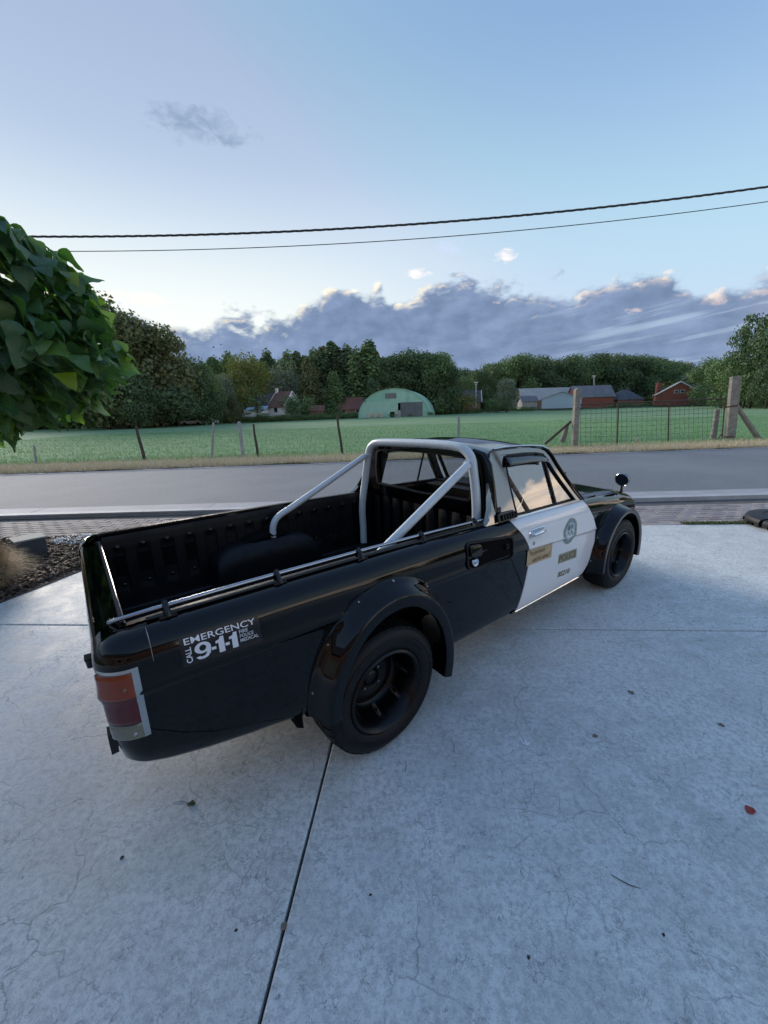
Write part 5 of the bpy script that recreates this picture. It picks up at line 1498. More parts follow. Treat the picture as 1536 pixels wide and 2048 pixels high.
# rough hedge line in front of the houses
VV = []; FF = []; nb = 0
for u in list(np.linspace(425, 720, 44))+list(np.linspace(880, 1060, 22))+list(np.linspace(1215, 1420, 24)):
    Y = float(np.interp(u, [425, 720, 880, 1060, 1215, 1420], [92, 100, 112, 118, 124, 122]))+r.uniform(-1, 1); p = at(u, 830, Y); z0 = float(terr(p.x, Y)); H = r.uniform(1.0, 2.0); a = arrs[r.integers(3)]
    q = a*np.array([H*2.2, H*1.2, H])+np.array([p.x, Y, z0-.1]); VV.append(q); FF.append(np.arange(len(a)).reshape(-1, 4)+nb); nb += len(a)
o = link('hedge', np_mesh('hedge', np.concatenate(VV), np.concatenate(FF), MT['t_mid'])); tag(o, 'low hedge and scrub at the far edge of the field', 'hedge', kind='stuff')

# ==================================================================  BUILDINGS
MT['brick'] = rough_mat('red_brick_wall', ((.20, .065, .045), (.26, .085, .06), (.15, .06, .05)), (1, 7), .85)
MT['brickpale'] = rough_mat('dull_brick_wall', ((.20, .11, .085), (.26, .15, .12), (.15, .10, .09)), (.6, 7), .85)
MT['white_wall'] = mat('white_wall', (.68, .70, .72), .7)
MT['roof_red'] = rough_mat('red_tiles', ((.15, .07, .055), (.20, .095, .075), (.11, .06, .055)), (.8, 6), .8)
MT['roof_grey'] = rough_mat('grey_tiles', ((.13, .135, .15), (.18, .185, .20), (.10, .105, .115)), (.5, 5), .75)
MT['roof_dark'] = rough_mat('dark_tiles', ((.06, .065, .08), (.09, .095, .11), (.045, .045, .055)), (.6, 5), .7)
MT['fibre'] = rough_mat('fibre_cement', ((.30, .31, .31), (.38, .39, .39), (.22, .22, .23)), (.4, 4), .8)
MT['pane'] = mat('window_pane', (.03, .035, .045), .1)
MT['blue_sheet'] = rough_mat('pale_blue_sheet', ((.30, .40, .50), (.36, .46, .56), (.26, .34, .43)), (.3, 6), .6)
MT['barn_green'] = rough_mat('mint_green_sheet', ((.24, .46, .37), (.28, .52, .42), (.20, .39, .33)), (.5, 3), .6)
MT['barn_green2'] = rough_mat('faded_mint_sheet', ((.30, .50, .42), (.34, .56, .47), (.26, .44, .38)), (.5, 3), .6)
MT['barn_door'] = rough_mat('grey_door_sheet', ((.10, .12, .135), (.13, .15, .165), (.08, .095, .11)), (.5, 4), .6)
MT['fascia'] = mat('fascia_white', (.60, .62, .64), .6)
def gable_house(name, label, u, Y, w, d, hw, hr, wall, roof_, yaw=0, cat='house', vbase=None, windows=(), chim=None, gable_trim=False, hip=False, doorx=None):
    """origin at the middle of the front foot; ridge along local x, gable ends at x=+-w/2"""
    p = at(u, 830, Y); z0 = float(terr(p.x, Y)) if vbase is None else at(u, vbase, Y).z; x = p.x
    o = empty(name, (x, Y, z0), R(yaw)); tag(o, label, cat)
    mb = MB(); a, b = w/2, d
    if hip: mb.add([(-a, 0, -.5), (a, 0, -.5), (a, b, -.5), (-a, b, -.5), (-a, 0, hw), (a, 0, hw), (a, b, hw), (-a, b, hw)], [(0, 1, 5, 4), (1, 2, 6, 5), (2, 3, 7, 6), (3, 0, 4, 7)])
    else: mb.add([(-a, 0, -.5), (a, 0, -.5), (a, b, -.5), (-a, b, -.5), (-a, 0, hw), (a, 0, hw), (a, b, hw), (-a, b, hw), (-a, b/2, hr-.08), (a, b/2, hr-.08)], [(0, 1, 5, 4), (1, 2, 6, 9, 5), (2, 3, 7, 6), (3, 0, 4, 8, 7)])
    mb.build('wall', wall, o, smooth=False)
    e = .35; sl = (hr-hw)/(b/2)
    if hip:
        rx = a-min(b/2, a*.8)
        mb = MB(); mb.add([(-a-e, -e, hw-.1), (a+e, -e, hw-.1), (a+e, b+e, hw-.1), (-a-e, b+e, hw-.1), (-rx, b/2, hr), (rx, b/2, hr)], [(0, 1, 5, 4), (2, 3, 4, 5), (1, 2, 5), (3, 0, 4), (3, 2, 1, 0)]); ro = mb.build('roof', roof_, o, smooth=False)
    else:
        mb = MB(); t = .16
        for (y0, y1) in ((-e, b/2), (b+e, b/2)):
            za = hw-e*sl; mb.add([(-a-e, y0, za), (a+e, y0, za), (a+e, y1, hr), (-a-e, y1, hr), (-a-e, y0, za+t), (a+e, y0, za+t), (a+e, y1, hr+t), (-a-e, y1, hr+t)], [(0, 1, 2, 3), (4, 5, 6, 7), (0, 1, 5, 4), (1, 2, 6, 5), (2, 3, 7, 6), (3, 0, 4, 7)])
        ro = mb.build('roof', roof_, o, smooth=False)
    if gable_trim:
        for sx in (-1, 1):
            mb = MB(); xx = sx*(a+e+.02)
            for y0 in (-e, b+e): mb.tube([(xx, y0, hw-e*sl+.05), (xx, b/2, hr+.05)], .16, 4)
            mb.build('verge_board', MT['fascia'], ro, smooth=False)
    if chim:
        for (cx1, cy1, cw, ch, cmx) in chim:
            mb = MB(); mb.box((cx1, cy1, hr+ch/2-.8), (cw, cw, ch+1.6)); mb.box((cx1, cy1, hr+ch+.06), (cw+.12, cw+.12, .12)); mb.build('chimney', cmx, ro, smooth=False)
    for (face, px, pz, ww, wh) in windows:
        mb = MB()
        if face == 'f': c = (px, -.02, pz); dm = (ww+.16, .10, wh+.16); c2 = (px, -.085, pz); dm2 = (ww, .03, wh)
        elif face == 'r': c = (a+.02, px, pz); dm = (.10, ww+.16, wh+.16); c2 = (a+.085, px, pz); dm2 = (.03, ww, wh)
        else: c = (-a-.02, px, pz); dm = (.10, ww+.16, wh+.16); c2 = (-a-.085, px, pz); dm2 = (.03, ww, wh)
        mb.box(c, dm); wo = mb.build('window', MT['fascia'], o, smooth=False)
        mb = MB(); mb.box(c2, dm2); mb.build('pane', MT['pane'], wo, smooth=False)
    if doorx is not None:
        mb = MB(); mb.box((doorx, -.03, 1.05), (1.0, .1, 2.1)); mb.build('door', MT['roof_dark'], o, smooth=False)
    return o
WC = MT['white_wall']
# white farmhouse: dark roofed wing and red roofed gable end
gable_house('farmhouse_wing', 'low white farmhouse wing with dark roof left of the red roof', 505, 99, 9.0, 6.5, 2.2, 5.2, WC, MT['roof_dark'], 0, 'house', chim=[(-1.6, 3.25, .55, .8, WC)], windows=[('f', -2.6, 1.4, 1, 1), ('f', 0, 1.4, 1, 1), ('f', 2.4, 1.4, 1, 1)], doorx=-1.2, vbase=832)
gable_house('farmhouse', 'white gabled farmhouse with red brown roof', 553, 98, 4.4, 7.0, 2.2, 5.6, WC, MT['roof_red'], -26, 'house', chim=[(-2.1, 3.4, .55, .9, WC)], windows=[('r', 3.4, 3.2, .9, 1.1), ('f', 0, 1.3, 1, 1)], gable_trim=True, vbase=831)
mb = MB(); p = at(512, 832, 94)
o = empty('glass_lean_to', (p.x, 94, p.z)); tag(o, 'low pale glass lean-to in front of the farmhouse', 'lean-to')
mb.add([(-2.6, 0, 1.2), (2.6, 0, 1.5), (2.6, 2.2, 2.3), (-2.6, 2.2, 2.0)], [(0, 1, 2, 3)]); mb.build('roof', MT['blue_sheet'], o, smooth=False)
mb = MB(); mb.box((0, .05, .55), (5.2, .06, 1.1)); mb.build('wall', MT['white_wall'], o, smooth=False)
for i in range(5): mb = MB(); mb.box((-2.5+1.25*i, 0, .8), (.08, .1, 1.4)); mb.build('post', MT['fascia'], o, smooth=False)
gable_house('garden_shed', 'small shed with pinkish red roof between the farmhouse and the long red roof', 634, 101, 3.2, 3.0, 1.0, 2.1, MT['brickpale'], MT['roof_red'], 5, 'shed', vbase=829)
gable_house('red_roofed_cottage', 'brick cottage with long dull red roof left of the green barn', 704, 104, 7.2, 6.0, 1.9, 4.6, MT['brickpale'], MT['roof_red'], 4, 'house', windows=[('f', -2, 1.2, .9, .9), ('f', 1.5, 1.2, .9, .9)], vbase=832)
gable_house('blue_roofed_house', 'small house with dark blue roof and white eaves right of the barn', 938, 116, 6.2, 6, 2.4, 5.4, MT['brickpale'], MT['roof_dark'], -8, 'house', windows=[('f', -1.5, 1.3, 1, 1), ('f', 1.5, 1.3, 1, 1)], vbase=820, gable_trim=True)
gable_house('grey_outhouse', 'low outhouse with bluish grey roof left of the blue roofed house', 903, 118, 4.2, 5, 2.0, 4.6, MT['brickpale'], MT['roof_grey'], 0, 'outhouse', vbase=820)
gable_house('long_farm_shed', 'long farm shed with grey corrugated roof behind the gabled shed', 1105, 134, 20, 10, 2.6, 6.4, MT['brickpale'], MT['fibre'], -3, 'farm shed', vbase=815)
gable_house('brick_farm_shed', 'red brick farm shed with grey roof right of the tall gate post', 1187, 130, 12.0, 8, 3.0, 6.4, MT['brick'], MT['roof_grey'], -3, 'farm shed', vbase=812)
gable_house('blue_gabled_shed', 'pale blue sheet metal shed with its gable to the field', 1082, 122, 9.0, 10.4, 2.2, 4.0, MT['blue_sheet'], MT['fibre'], -112, 'farm shed', vbase=814)
gable_house('grey_shelter', 'small grey open shelter left of the blue gabled shed', 1058, 120, 4.5, 4, 2.0, 3.4, MT['fibre'], MT['roof_grey'], 0, 'shelter', vbase=816)
gable_house('hip_roofed_house', 'low house with dark hipped roof between the brick shed and red house', 1258, 132, 8.6, 8.6, 2.0, 5.3, MT['brickpale'], MT['roof_dark'], 0, 'house', hip=True, vbase=811, chim=[(1.0, 4.3, .6, .5, MT['roof_dark'])])
gable_house('brick_house_wing', 'right wing of the red brick house under a large grey hipped roof', 1374, 129, 12.5, 9, 2.4, 6.6, MT['brick'], MT['roof_grey'], 0, 'house', hip=True, vbase=808, windows=[('f', -2, 1.5, 1.2, 1.1), ('f', 2, 1.5, 1.2, 1.1)])
o = gable_house('red_brick_house', 'red brick house with white edged gable and tall brick chimney', 1304, 124.5, 7.5, 11.2, 2.6, 6.0, MT['brick'], MT['roof_grey'], -120, 'house', vbase=808, gable_trim=True)
for ox in (-.7, .7):
    mb = MB(); mb.box((-3.75-.05, 5.6+ox, 3.3), (.14, 1.0, .9)); wo = mb.build('window', MT['fascia'], o, smooth=False); mb = MB(); mb.box((-3.75-.13, 5.6+ox, 3.3), (.04, .8, .7)); mb.build('pane', MT['pane'], wo, smooth=False)
    mb = MB(); mb.box((3.75+.05, 5.6+ox, 3.3), (.14, 1.0, .9)); wo = mb.build('window', MT['fascia'], o, smooth=False); mb = MB(); mb.box((3.75+.13, 5.6+ox, 3.3), (.04, .8, .7)); mb.build('pane', MT['pane'], wo, smooth=False)
p = at(1314, 808, 127); mb = MB(); mb.box((p.x, 127.5, p.z+3.1), (1.2, 1.0, 6.2)); mb.box((p.x, 127.5, p.z+6.2), (1.4, 1.2, .25)); mb.tube([(p.x, 127.5, p.z+6.2), (p.x, 127.5, p.z+6.6)], .2, 8)
o2 = mb.build('chimney', MT['brick'], o, smooth=False); o2.matrix_parent_inverse = (Matrix.Translation(o.location) @ Matrix.Rotation(o.rotation_euler.z, 4, 'Z')).inverted()

# ---- the green arched barn
pL, pR = at(717.5, 838, 98), at(859, 834, 94); pA = at(790, 777.5, 96)
bx_, by_ = (pL.x+pR.x)/2, 96.; half = (pR-pL).length/2; zb0 = pL.z-.1; hA = pA.z-zb0
byaw = math.atan2(pR.y-pL.y, pR.x-pL.x)
barn = empty('arched_barn', (bx_, by_, zb0), byaw); tag(barn, 'mint green arched sheet metal barn standing in the field', 'barn')
def arc(x): return hA*max(0, 1-(abs(x)/half)**2.15)**.5
xs_ = np.linspace(-half, half, 49)
def arcpt(t): a = math.pi*(1-t); return half*math.cos(a), hA*math.sin(a)**.92
def ztop(x): return float(np.interp(x, [arcpt(t)[0] for t in np.linspace(0, 1, 61)], [arcpt(t)[1] for t in np.linspace(0, 1, 61)]))
px2x = lambda u, v=810: (at(u, v, 96).x-bx_)/math.cos(byaw)
x_split = px2x(790); d0x, d1x = px2x(801), px2x(844); w0x = px2x(748); 
dz = at(800, 805, 96).z-zb0; mid_z = at(750, 803, 96).z-zb0
def sheetcol(xa, xb, za, zb_, m, off):
    """one corrugated sheet between two heights; zb_ None follows the arch"""
    mb = MB(); n = 10; rows = []
    for i in range(n+1):
        x = xa+(xb-xa)*i/n; zt = ztop(x)-.02 if zb_ is None else min(zb_, ztop(x)-.02); zt = max(zt, za+.001); y = -.03*((i % 2))-off
        rows.append([(x, y, za), (x, y, zt)])
    mb.grid(rows); mb.build('wall_sheet', m, barn, smooth=False)
edges = [-half+.02]; 
while edges[-1] < half-.9: edges.append(edges[-1]+.98)
edges.append(half-.02)
for i in range(len(edges)-1):
    a, b = edges[i], edges[i+1]; mid = (a+b)/2
    if mid < x_split-1.2:
        sheetcol(a, b, 0, mid_z, MT['barn_green2'], .02)
        if ztop(mid) > mid_z: sheetcol(a, b, mid_z-.05, None, MT['barn_green'], .05)
    elif d0x-.3 < mid < d1x+.2: sheetcol(a, b, dz-.1, None, MT['barn_green2'] if i % 4 else MT['barn_green'], .04)
    elif mid < d0x: sheetcol(a, b, 1.6, None, MT['barn_green2'], .04)
    else: sheetcol(a, b, 0, None, MT['barn_green'], .03)
mb = MB(); mb.box(((d0x+d1x)/2, -.06, dz/2), (d1x-d0x, .08, dz)); do = mb.build('sliding_door', MT['barn_door'], barn, smooth=False)
for i in range(9): mb = MB(); mb.box((d0x+(d1x-d0x)*(i+.5)/9, -.12, dz/2), (.06, .05, dz-.1)); mb.build('door_rib', MT['barn_door'], do, smooth=False)
mb = MB(); mb.box((px2x(795), -.03, .95), (1.5, .06, 1.9)); mb.build('side_panel', MT['fibre'], barn, smooth=False)
vz0, vz1 = at(780, 797, 96).z-zb0, at(780, 786, 96).z-zb0; va, vb = px2x(771), px2x(793)
mb = MB(); mb.box(((va+vb)/2, -.10, (vz0+vz1)/2), (vb-va, .08, vz1-vz0)); lo_ = mb.build('louvre', MT['barn_door'], barn, smooth=False)
for i in range(6): mb = MB(); mb.box(((va+vb)/2, -.17, vz0+(vz1-vz0)*(i+.5)/6), (vb-va-.1, .08, .05), Matrix.Rotation(R(30), 3, 'X')); mb.build('louvre_slat', MT['fibre'], lo_, smooth=False)
rows = []
for t in np.linspace(0, 1, 49):
    x, z = arcpt(t); rows.append([(x*1.006, -.25, z*1.006+.03), (x*1.006, 12, z*1.006+.03)])
mb = MB(); mb.grid(rows); ro = mb.build('roof', MT['barn_green'], barn); ro.modifiers.new('s', 'SOLIDIFY').thickness = .08
for i in range(1, 8):
    mb = MB(); mb.tube([(arcpt(t)[0]*1.012, 12*i/8, arcpt(t)[1]*1.012+.05) for t in np.linspace(0.01, .99, 31)], .05, 5); mb.build('roof_seam', MT['barn_green2'], ro)
MT['bale'] = rough_mat('straw_bale', ((.36, .34, .28), (.46, .44, .38), (.28, .25, .2)), (3, 20), .9)
for u, lb in ((738, 'left of the three round bales against the barn'), (751, 'middle of the three round bales against the barn'), (763, 'right of the three round bales against the barn')):
    x = at(u, 838, 94.5).x; mb = MB(); z_ = float(terr(x, 94.5)); mb.lathe([(0, -.6), (.45, -.6), (.60, -.57), (.64, -.5), (.65, 0), (.64, .5), (.60, .57), (.45, .6), (0, .6)], (0, 0, 0), 26, 'Y')
    o = mb.build('round_bale', MT['bale'], loc=(x, 94.2, z_+.62)); tag(o, 'pale '+lb, 'bale', 'round bales at the barn')
# scrub in front of the barn
for i, (u, s_) in enumerate(((786, 1.0), (820, .9), (862, 1.1))):
    x = at(u, 838, 93.5).x; o = link('shrub', cm('bush', 'mid', i), None, (x, 93.2, float(terr(x, 93))), (0, 0, i), (s_*2.2, s_*1.5, s_)); tag(o, ('low scrub left of the barn door', 'low scrub under the barn door', 'low scrub at the right corner of the barn')[i], 'shrub')

# masts
for u, v0, v1, Y, lb in ((952, 765, 812, 114, 'antenna mast beside the blue roofed house'), (1188, 752, 792, 136, 'tall pale mast above the brick farm shed')):
    a, b = at(u, v1, Y), at(u, v0, Y); mb = MB(); mb.tube([a, b], .10, 6); o = mb.build('mast', MT['fascia']); tag(o, lb, 'mast')
    q = MB(); q.box(b, (1.0, .3, .25)); q.tube([b+Vector((-.5, 0, -.6)), b+Vector((.5, 0, -.6))], .04, 5); q.build('mast_head', MT['fascia'], o, smooth=False)
# parked white vehicles far left
def farcar(u, Y, lab, sx, body_c):
    p = at(u, 845, Y); z = float(terr(p.x, Y)); o = empty('parked_car', (p.x, Y, z), R(sx)); tag(o, lab, 'car')
    mb = MB(); mb.poly([[(-2.1, .35), (-2.1, .85), (-1.9, .95), (-1.4, 1.0), (-.8, 1.45), (.9, 1.45), (1.4, 1.0), (2.0, .9), (2.15, .7), (2.15, .35)]], lambda a, b: Vector((a, -.8, b)))
    mb = MB(); L = [(-2.1, .35), (-2.1, .85), (-1.9, .95), (-1.4, 1.0), (-.8, 1.45), (.9, 1.45), (1.4, 1.0), (2.0, .9), (2.15, .7), (2.15, .35)]
    mb.slab([L], lambda a, b: Vector((a, -.85, b)), lambda a, b: Vector((a, .85, b))); c = mb.build('body', body_c, o, smooth=False); bevel(c, .08, 2)
    mb = MB(); mb.slab([[(-1.2, 1.0), (-.75, 1.38), (.85, 1.38), (1.2, 1.0)]], lambda a, b: Vector((a, -.87, b)), lambda a, b: Vector((a, .87, b))); mb.build('side_window', MT['pane'], o, smooth=False)
    for x in (-1.3, 1.3):
        for y in (-.8, .8): mb = MB(); mb.lathe([(0, -.1), (.25, -.1), (.33, -.08), (.33, .08), (.25, .1), (0, .1)], (x, y, .33), 16, 'Y'); mb.build('wheel', MT['rubber'], o)
farcar(385, 84, 'white car parked under the left tree group', 10, MT['white_paint']); farcar(415, 86, 'white car right of the other one, beside the field edge', -5, MT['white_paint'])

# ==================================================================  FENCE, GATE
fence = empty('field_fence', (0, 14.6, 0)); tag(fence, 'leaning post and wire fence between verge and crop field', 'fence')
posts = [((272, 852), (290, 922), 14.34, .055, 'wood_brown', 'dark brown leaning post'), ((427, 845), (423, 917), 14.55, .040, 'conc_post', 'pale grey concrete post'), ((478, 843), (487, 918), 14.3, .055, 'conc_post', 'thick grey concrete post'),
         ((507, 848), (516, 914), 14.6, .045, 'wood_brown', 'short brown post'), ((674, 828), (685, 911), 14.7, .048, 'wood_brown', 'tall thin brown post'), ((918, 830), (917, 905), 15.0, .045, 'conc_post', 'pale grey post behind the cab'),
         ((68, 890), (73, 932), 14.0, .045, 'conc_post', 'pale post under the big leaved tree')]
tops = []
for a, b, Y, rad, m_, lb in posts:
    A, B = at(*a, Y), at(*b, Y); B.z = -.05; mb = MB()
    if m_ == 'conc_post': mb.tube([B, B.lerp(A, .97), A], [rad*1.2, rad*1.1, rad*.7], 4)
    else: mb.tube([B, B.lerp(A, .3)+Vector((.01, 0, 0)), B.lerp(A, .7)+Vector((-.012, 0, 0)), A], [rad*1.1, rad, rad*.92, rad*.8], 9)
    o = mb.build('post', MT[m_], fence, smooth=m_ != 'conc_post'); o.location = (0, -14.6, 0); o['label'] = lb; tops.append((B, A))
tops.sort(key=lambda t: t[0].x)
tops = [(Vector((-17, 13.8, 0)), Vector((-17, 13.8, 1.2)))]+tops+[(Vector((7.3, 15.15, 0)), Vector((7.2, 15.15, 1.5)))]
wires = MB()
for i in range(len(tops)-1):
    (b0, a0_), (b1, a1_) = tops[i], tops[i+1]
    for f in (.08, .2, .33, .47, .62, .8):
        z0, z1 = f*1.05, f*1.05
        P0 = b0+(a0_-b0)*(z0/max(a0_.z, .5)); P1 = b1+(a1_-b1)*(z1/max(a1_.z, .5)); mid = (P0+P1)/2-Vector((0, 0, .02)); wires.tube([P0, mid, P1], .0022, 3, cap=False)
    n = int((b1-b0).length/.16)
    for k in range(1, n):
        t = k/n; q = b0.lerp(b1, t); wires.tube([q+Vector((0, 0, .06)), q+Vector((.01, 0, .84))], .0014, 3, cap=False)
o = wires.build('wire_netting', MT['wire'], fence); o.location = (0, -14.6, 0); o['kind'] = 'stuff'

# left gate post with its brace
def woodpost(name, pts, rads, m_, n=10, square=False, parent=None, smooth=True):
    mb = MB(); mb.tube(pts, rads, 4 if square else n); return mb.build(name, m_, parent, smooth=smooth and not square)
gp = empty('gate_post', (7.36, 15.12, 0)); tag(gp, 'tall pale squared timber post at the left end of the gate', 'post')
mb = MB(); mb.box((.0, 0, 1.06), (.19, .19, 2.2), Matrix.Rotation(R(-2.5), 3, 'Y')); o = mb.build('post_shaft', MT['wood_grey'], gp, smooth=False); bevel(o, .012)
mb = MB(); mb.box((-.085, .0, 2.18), (.012, .20, .05)); mb.build('post_cap', MT['wood_grey'], gp, smooth=False)
A, B = at(1142, 843, 15.3), at(1090, 888, 15.3); o = woodpost('brace', [A-gp.location, (A+B)/2-gp.location, B-gp.location], [.045, .05, .05], MT['wood_brown'], parent=gp)
A, B = at(1137, 845, 15.6), at(1124, 884, 15.6); o = woodpost('stub_post', [B-gp.location, (A+B)/2-gp.location, A-gp.location], [.12, .09, .04], MT['wood_grey'], parent=gp)
# right big post
gr_ = empty('gate_post', (14.95, 16.9, 0)); tag(gr_, 'massive grey sleeper post at the right end of the gate', 'post')
A, B = at(1471, 755, 16.9), at(1459, 880, 16.9)
mb = MB(); d = (A-B); ang = math.atan2(d.x, d.z); mb.box(((A+B)/2-gr_.location), (.37, .17, d.length+.1), Matrix.Rotation(ang, 3, 'Y')); o = mb.build('post_shaft', MT['wood_grey'], gr_, smooth=False); bevel(o, .012)
A, B = at(1475, 815, 16.9), at(1518, 880, 16.9); woodpost('brace', [A-gr_.location, (A+B)/2-gr_.location, B-gr_.location], [.09, .11, .12], MT['wood_grey'], parent=gr_)
mb = MB(); mb.box(at(1462, 813, 16.8)-gr_.location, (.55, .03, .05), Matrix.Rotation(R(-6), 3, 'Y')); mb.build('hinge_strap', MT['rust'], gr_, smooth=False); mb = MB(); mb.box(at(1458, 874, 16.8)-gr_.location, (.42, .03, .05)); mb.build('hinge_strap', MT['rust'], gr_, smooth=False)
A, B = at(1435, 819, 17.3), at(1426, 878, 17.3); o = woodpost('short_post', [B, (A+B)/2, A], [.12, .11, .09], MT['wood_grey']); tag(o, 'short pale round post behind the right end of the gate', 'post')
# the gate
gate = empty('field_gate', (7.5, 15.35, 0)); tag(gate, 'rusty framed wire mesh field gate standing closed between two posts', 'gate')
def gpnt(u, v):
    # gate plane: from (1156 -> y 15.35) to (1447 -> y 16.75)
    Y = 15.35+(u-1156)/(1447-1156)*1.35; return at(u, v, Y)-gate.location
def bar(nm, pts, r_): mb = MB(); mb.tube([gpnt(*p) for p in pts], r_, 7); return mb.build(nm, MT['rust'], gate)
bar('top_rail', [(1153, 810), (1236, 806), (1337, 802), (1450, 797)], .028); bar('bottom_rail', [(1155, 892), (1236, 892), (1335, 887), (1444, 878)], .024)
for a, b in (((1155, 809), (1154, 893)), ((1237, 805), (1234, 893)), ((1338, 802), (1336, 887)), ((1450, 796), (1444, 878))): bar('upright', [a, b], .026)
bar('stay', [(1444, 868), (1431, 882)], .018)
mesh_ = MB()
def edge(u): return float(np.interp(u, [1153, 1236, 1337, 1450], [810, 806, 802, 797])), float(np.interp(u, [1155, 1236, 1335, 1444], [892, 892, 887, 878]))
uu = 1162
while uu < 1444: a, b = edge(uu); mesh_.tube([gpnt(uu, a), gpnt(uu-1, b)], .0065, 4, cap=False); uu += 10.2 if uu < 1300 else 9.2
for k in range(1, 9):
    f = k/9; mesh_.tube([gpnt(u, edge(u)[0]*(1-f)+edge(u)[1]*f) for u in np.linspace(1155, 1447, 12)], .0065, 4, cap=False)
mesh_.build('wire_mesh', MT['wire'], gate)['kind'] = 'stuff'
# pale dead plant at the gate's foot
mb = MB(); c = at(1272, 890, 15.6); c.z = 0
for i in range(26):
    a = random.uniform(0, 6.28); L = random.uniform(.15, .48); l = random.uniform(.2, .9); mb.tube([(0, 0, 0), (l*L*.4*math.cos(a), l*L*.3*math.sin(a), L*.6), (l*L*math.cos(a), l*L*.7*math.sin(a), L*(1.05-l*.4))], [.010, .008, .003], 4)
o = mb.build('dead_plant', mat('bleached_stalk', (.5, .45, .36), .8), loc=(c.x, 15.55, 0)); tag(o, 'bleached dead plant sticking up at the foot of the gate', 'plant')

# ==================================================================  OVERHEAD LINE
def wirepts(px, Y, n=40):
    P = [at(u, v, Y) for u, v in px]; xs = [p.x for p in P]; zs = [p.z for p in P]; cf = np.polyfit(xs, zs, 2)
    return [Vector((x, Y, float(np.polyval(cf, x)))) for x in np.linspace(-13, 26, n)]
pts = wirepts([(80, 474), (400, 468), (700, 457), (1100, 426), (1536, 373)], 13., 300)
o = empty('power_cable', (0, 13, 0)); tag(o, 'thick twisted cable, the upper of the two overhead lines', 'cable', 'overhead lines over the road')
for k in range(3):
    mb = MB(); mb.tube([p+Vector((0, .017*math.cos(i*.9+k*2.094)-13, .017*math.sin(i*.9+k*2.094))) for i, p in enumerate(pts)], .016, 5, cap=False); mb.build('strand', MT['cable'], o)
pts = wirepts([(130, 503), (500, 495), (1000, 465), (1536, 403)], 13., 60)
mb = MB(); mb.tube(pts, .011, 6, cap=False); o = mb.build('telephone_cable', MT['cable']); tag(o, 'thin single cable, the lower of the two overhead lines', 'cable', 'overhead lines over the road')
for x, lb in ((26, 'wooden utility pole carrying the cables beyond the right edge'), (-13.2, 'wooden utility pole carrying the cables hidden behind the big leaved tree')):
    if x < 0: continue
    o = empty('utility_pole', (x, 13.0, 0)); tag(o, lb, 'pole'); mb = MB(); mb.tube([(0, .14, -.2), (0, .14, 10)], [.16, .11], 12); mb.build('pole_shaft', MT['wood_brown'], o); mb = MB(); mb.box((0, .05, 9.2), (.9, .1, .1)); mb.build('cross_arm', MT['wood_brown'], o, smooth=False)

# ==================================================================  UMBRELLA BASE
ub = empty('parasol_base', (5.17, 4.56, .0)); tag(ub, 'round black plastic parasol base with pole stub at the right edge', 'parasol base')
for k in range(4):
    mb = MB(); a0, a1 = k*math.pi/2+.04, (k+1)*math.pi/2-.04
    mb.lathe([(.10, .015), (.52, .015), (.555, .03), (.56, .075), (.545, .105), (.50, .118), (.40, .122), (.39, .114), (.30, .116), (.29, .126), (.14, .130), (.10, .128), (.10, .015)], (0, 0, 0), 20, 'Z', a0, a1); mb.build('base_segment', MT['plastic'], ub, angle=30)
mb = MB(); mb.lathe([(0, .02), (.13, .02), (.12, .15), (.085, .16), (.08, .30), (.075, .31), (0, .31)], (0, 0, 0), 24, 'Z'); mb.build('pole_socket', MT['plastic'], ub, angle=30)
mb = MB(); mb.lathe([(.082, .28), (.092, .285), (.092, .325), (.082, .33), (0, .332)], (0, 0, 0), 24, 'Z'); mb.build('collar', MT['chrome'], ub, angle=30)
mb = MB(); mb.tube([(0, 0, .3), (0, 0, 2.6)], .028, 16); mb.build('pole', MT['trimdark'], ub)
for k in range(12):
    a = k*math.pi/6+.26; mb = MB(); mb.box((.545*math.cos(a), .545*math.sin(a), .035), (.05, .10, .03), Matrix.Rotation(a, 3, 'Z')); mb.build('foot_notch', MT['underbody'], ub, smooth=False)

# ==================================================================  SMALL THINGS ON THE CONCRETE
def gxy(u, v):
    p = at(u, v, 1.0); d = p-Vector((0, 0, CAM_H)); return Vector((0, 0, CAM_H))+d*(-CAM_H/d.z)
MT['redleaf'] = mat('red_petal', (.35, .045, .03), .6); MT['deadleaf'] = mat('dead_leaf', (.20, .165, .12), .8); MT['twig'] = mat('twig', (.05, .045, .035), .9); MT['greenbit'] = mat('green_leaf_bit', (.07, .09, .03), .7)
def scrap(name, u, v, s_, m_, lb, cat, rz=0, curl=.4, pts=None):
    p = gxy(u, v); mb = MB(); rows = []
    for i in range(7):
        t = i/6; w = .42*math.sin(math.pi*(.08+.84*t))
        rows.append([(s_*(t-.5), s_*w*q*.9+s_*.05*math.sin(9*t+q*3), s_*(.02+curl*.35*abs(q)*w+curl*.25*(t-.5)**2+.05*math.sin(8*t+3*q))) for q in (-1, -.5, 0, .5, 1)])
    mb.grid(rows); o = mb.build(name, m_, loc=(p.x, p.y, .001), smooth=True); o.rotation_euler = (0, 0, rz); tag(o, lb, cat)
    md = o.modifiers.new('s', 'SOLIDIFY'); md.thickness = .0008; return o
scrap('red_leaf', 1500, 1622, .040, MT['redleaf'], 'curled red leaf lying on the concrete near the right edge', 'leaf', .4, 1.0)
scrap('green_leaf_scrap', 383, 1609, .032, MT['greenbit'], 'small green brown leaf scrap on the concrete behind the truck', 'leaf', .2, 1.0)
scrap('dry_leaf', 1262, 1385, .034, MT['deadleaf'], 'flat brown dry leaf on the concrete right of the truck', 'leaf', -1.1, .2)
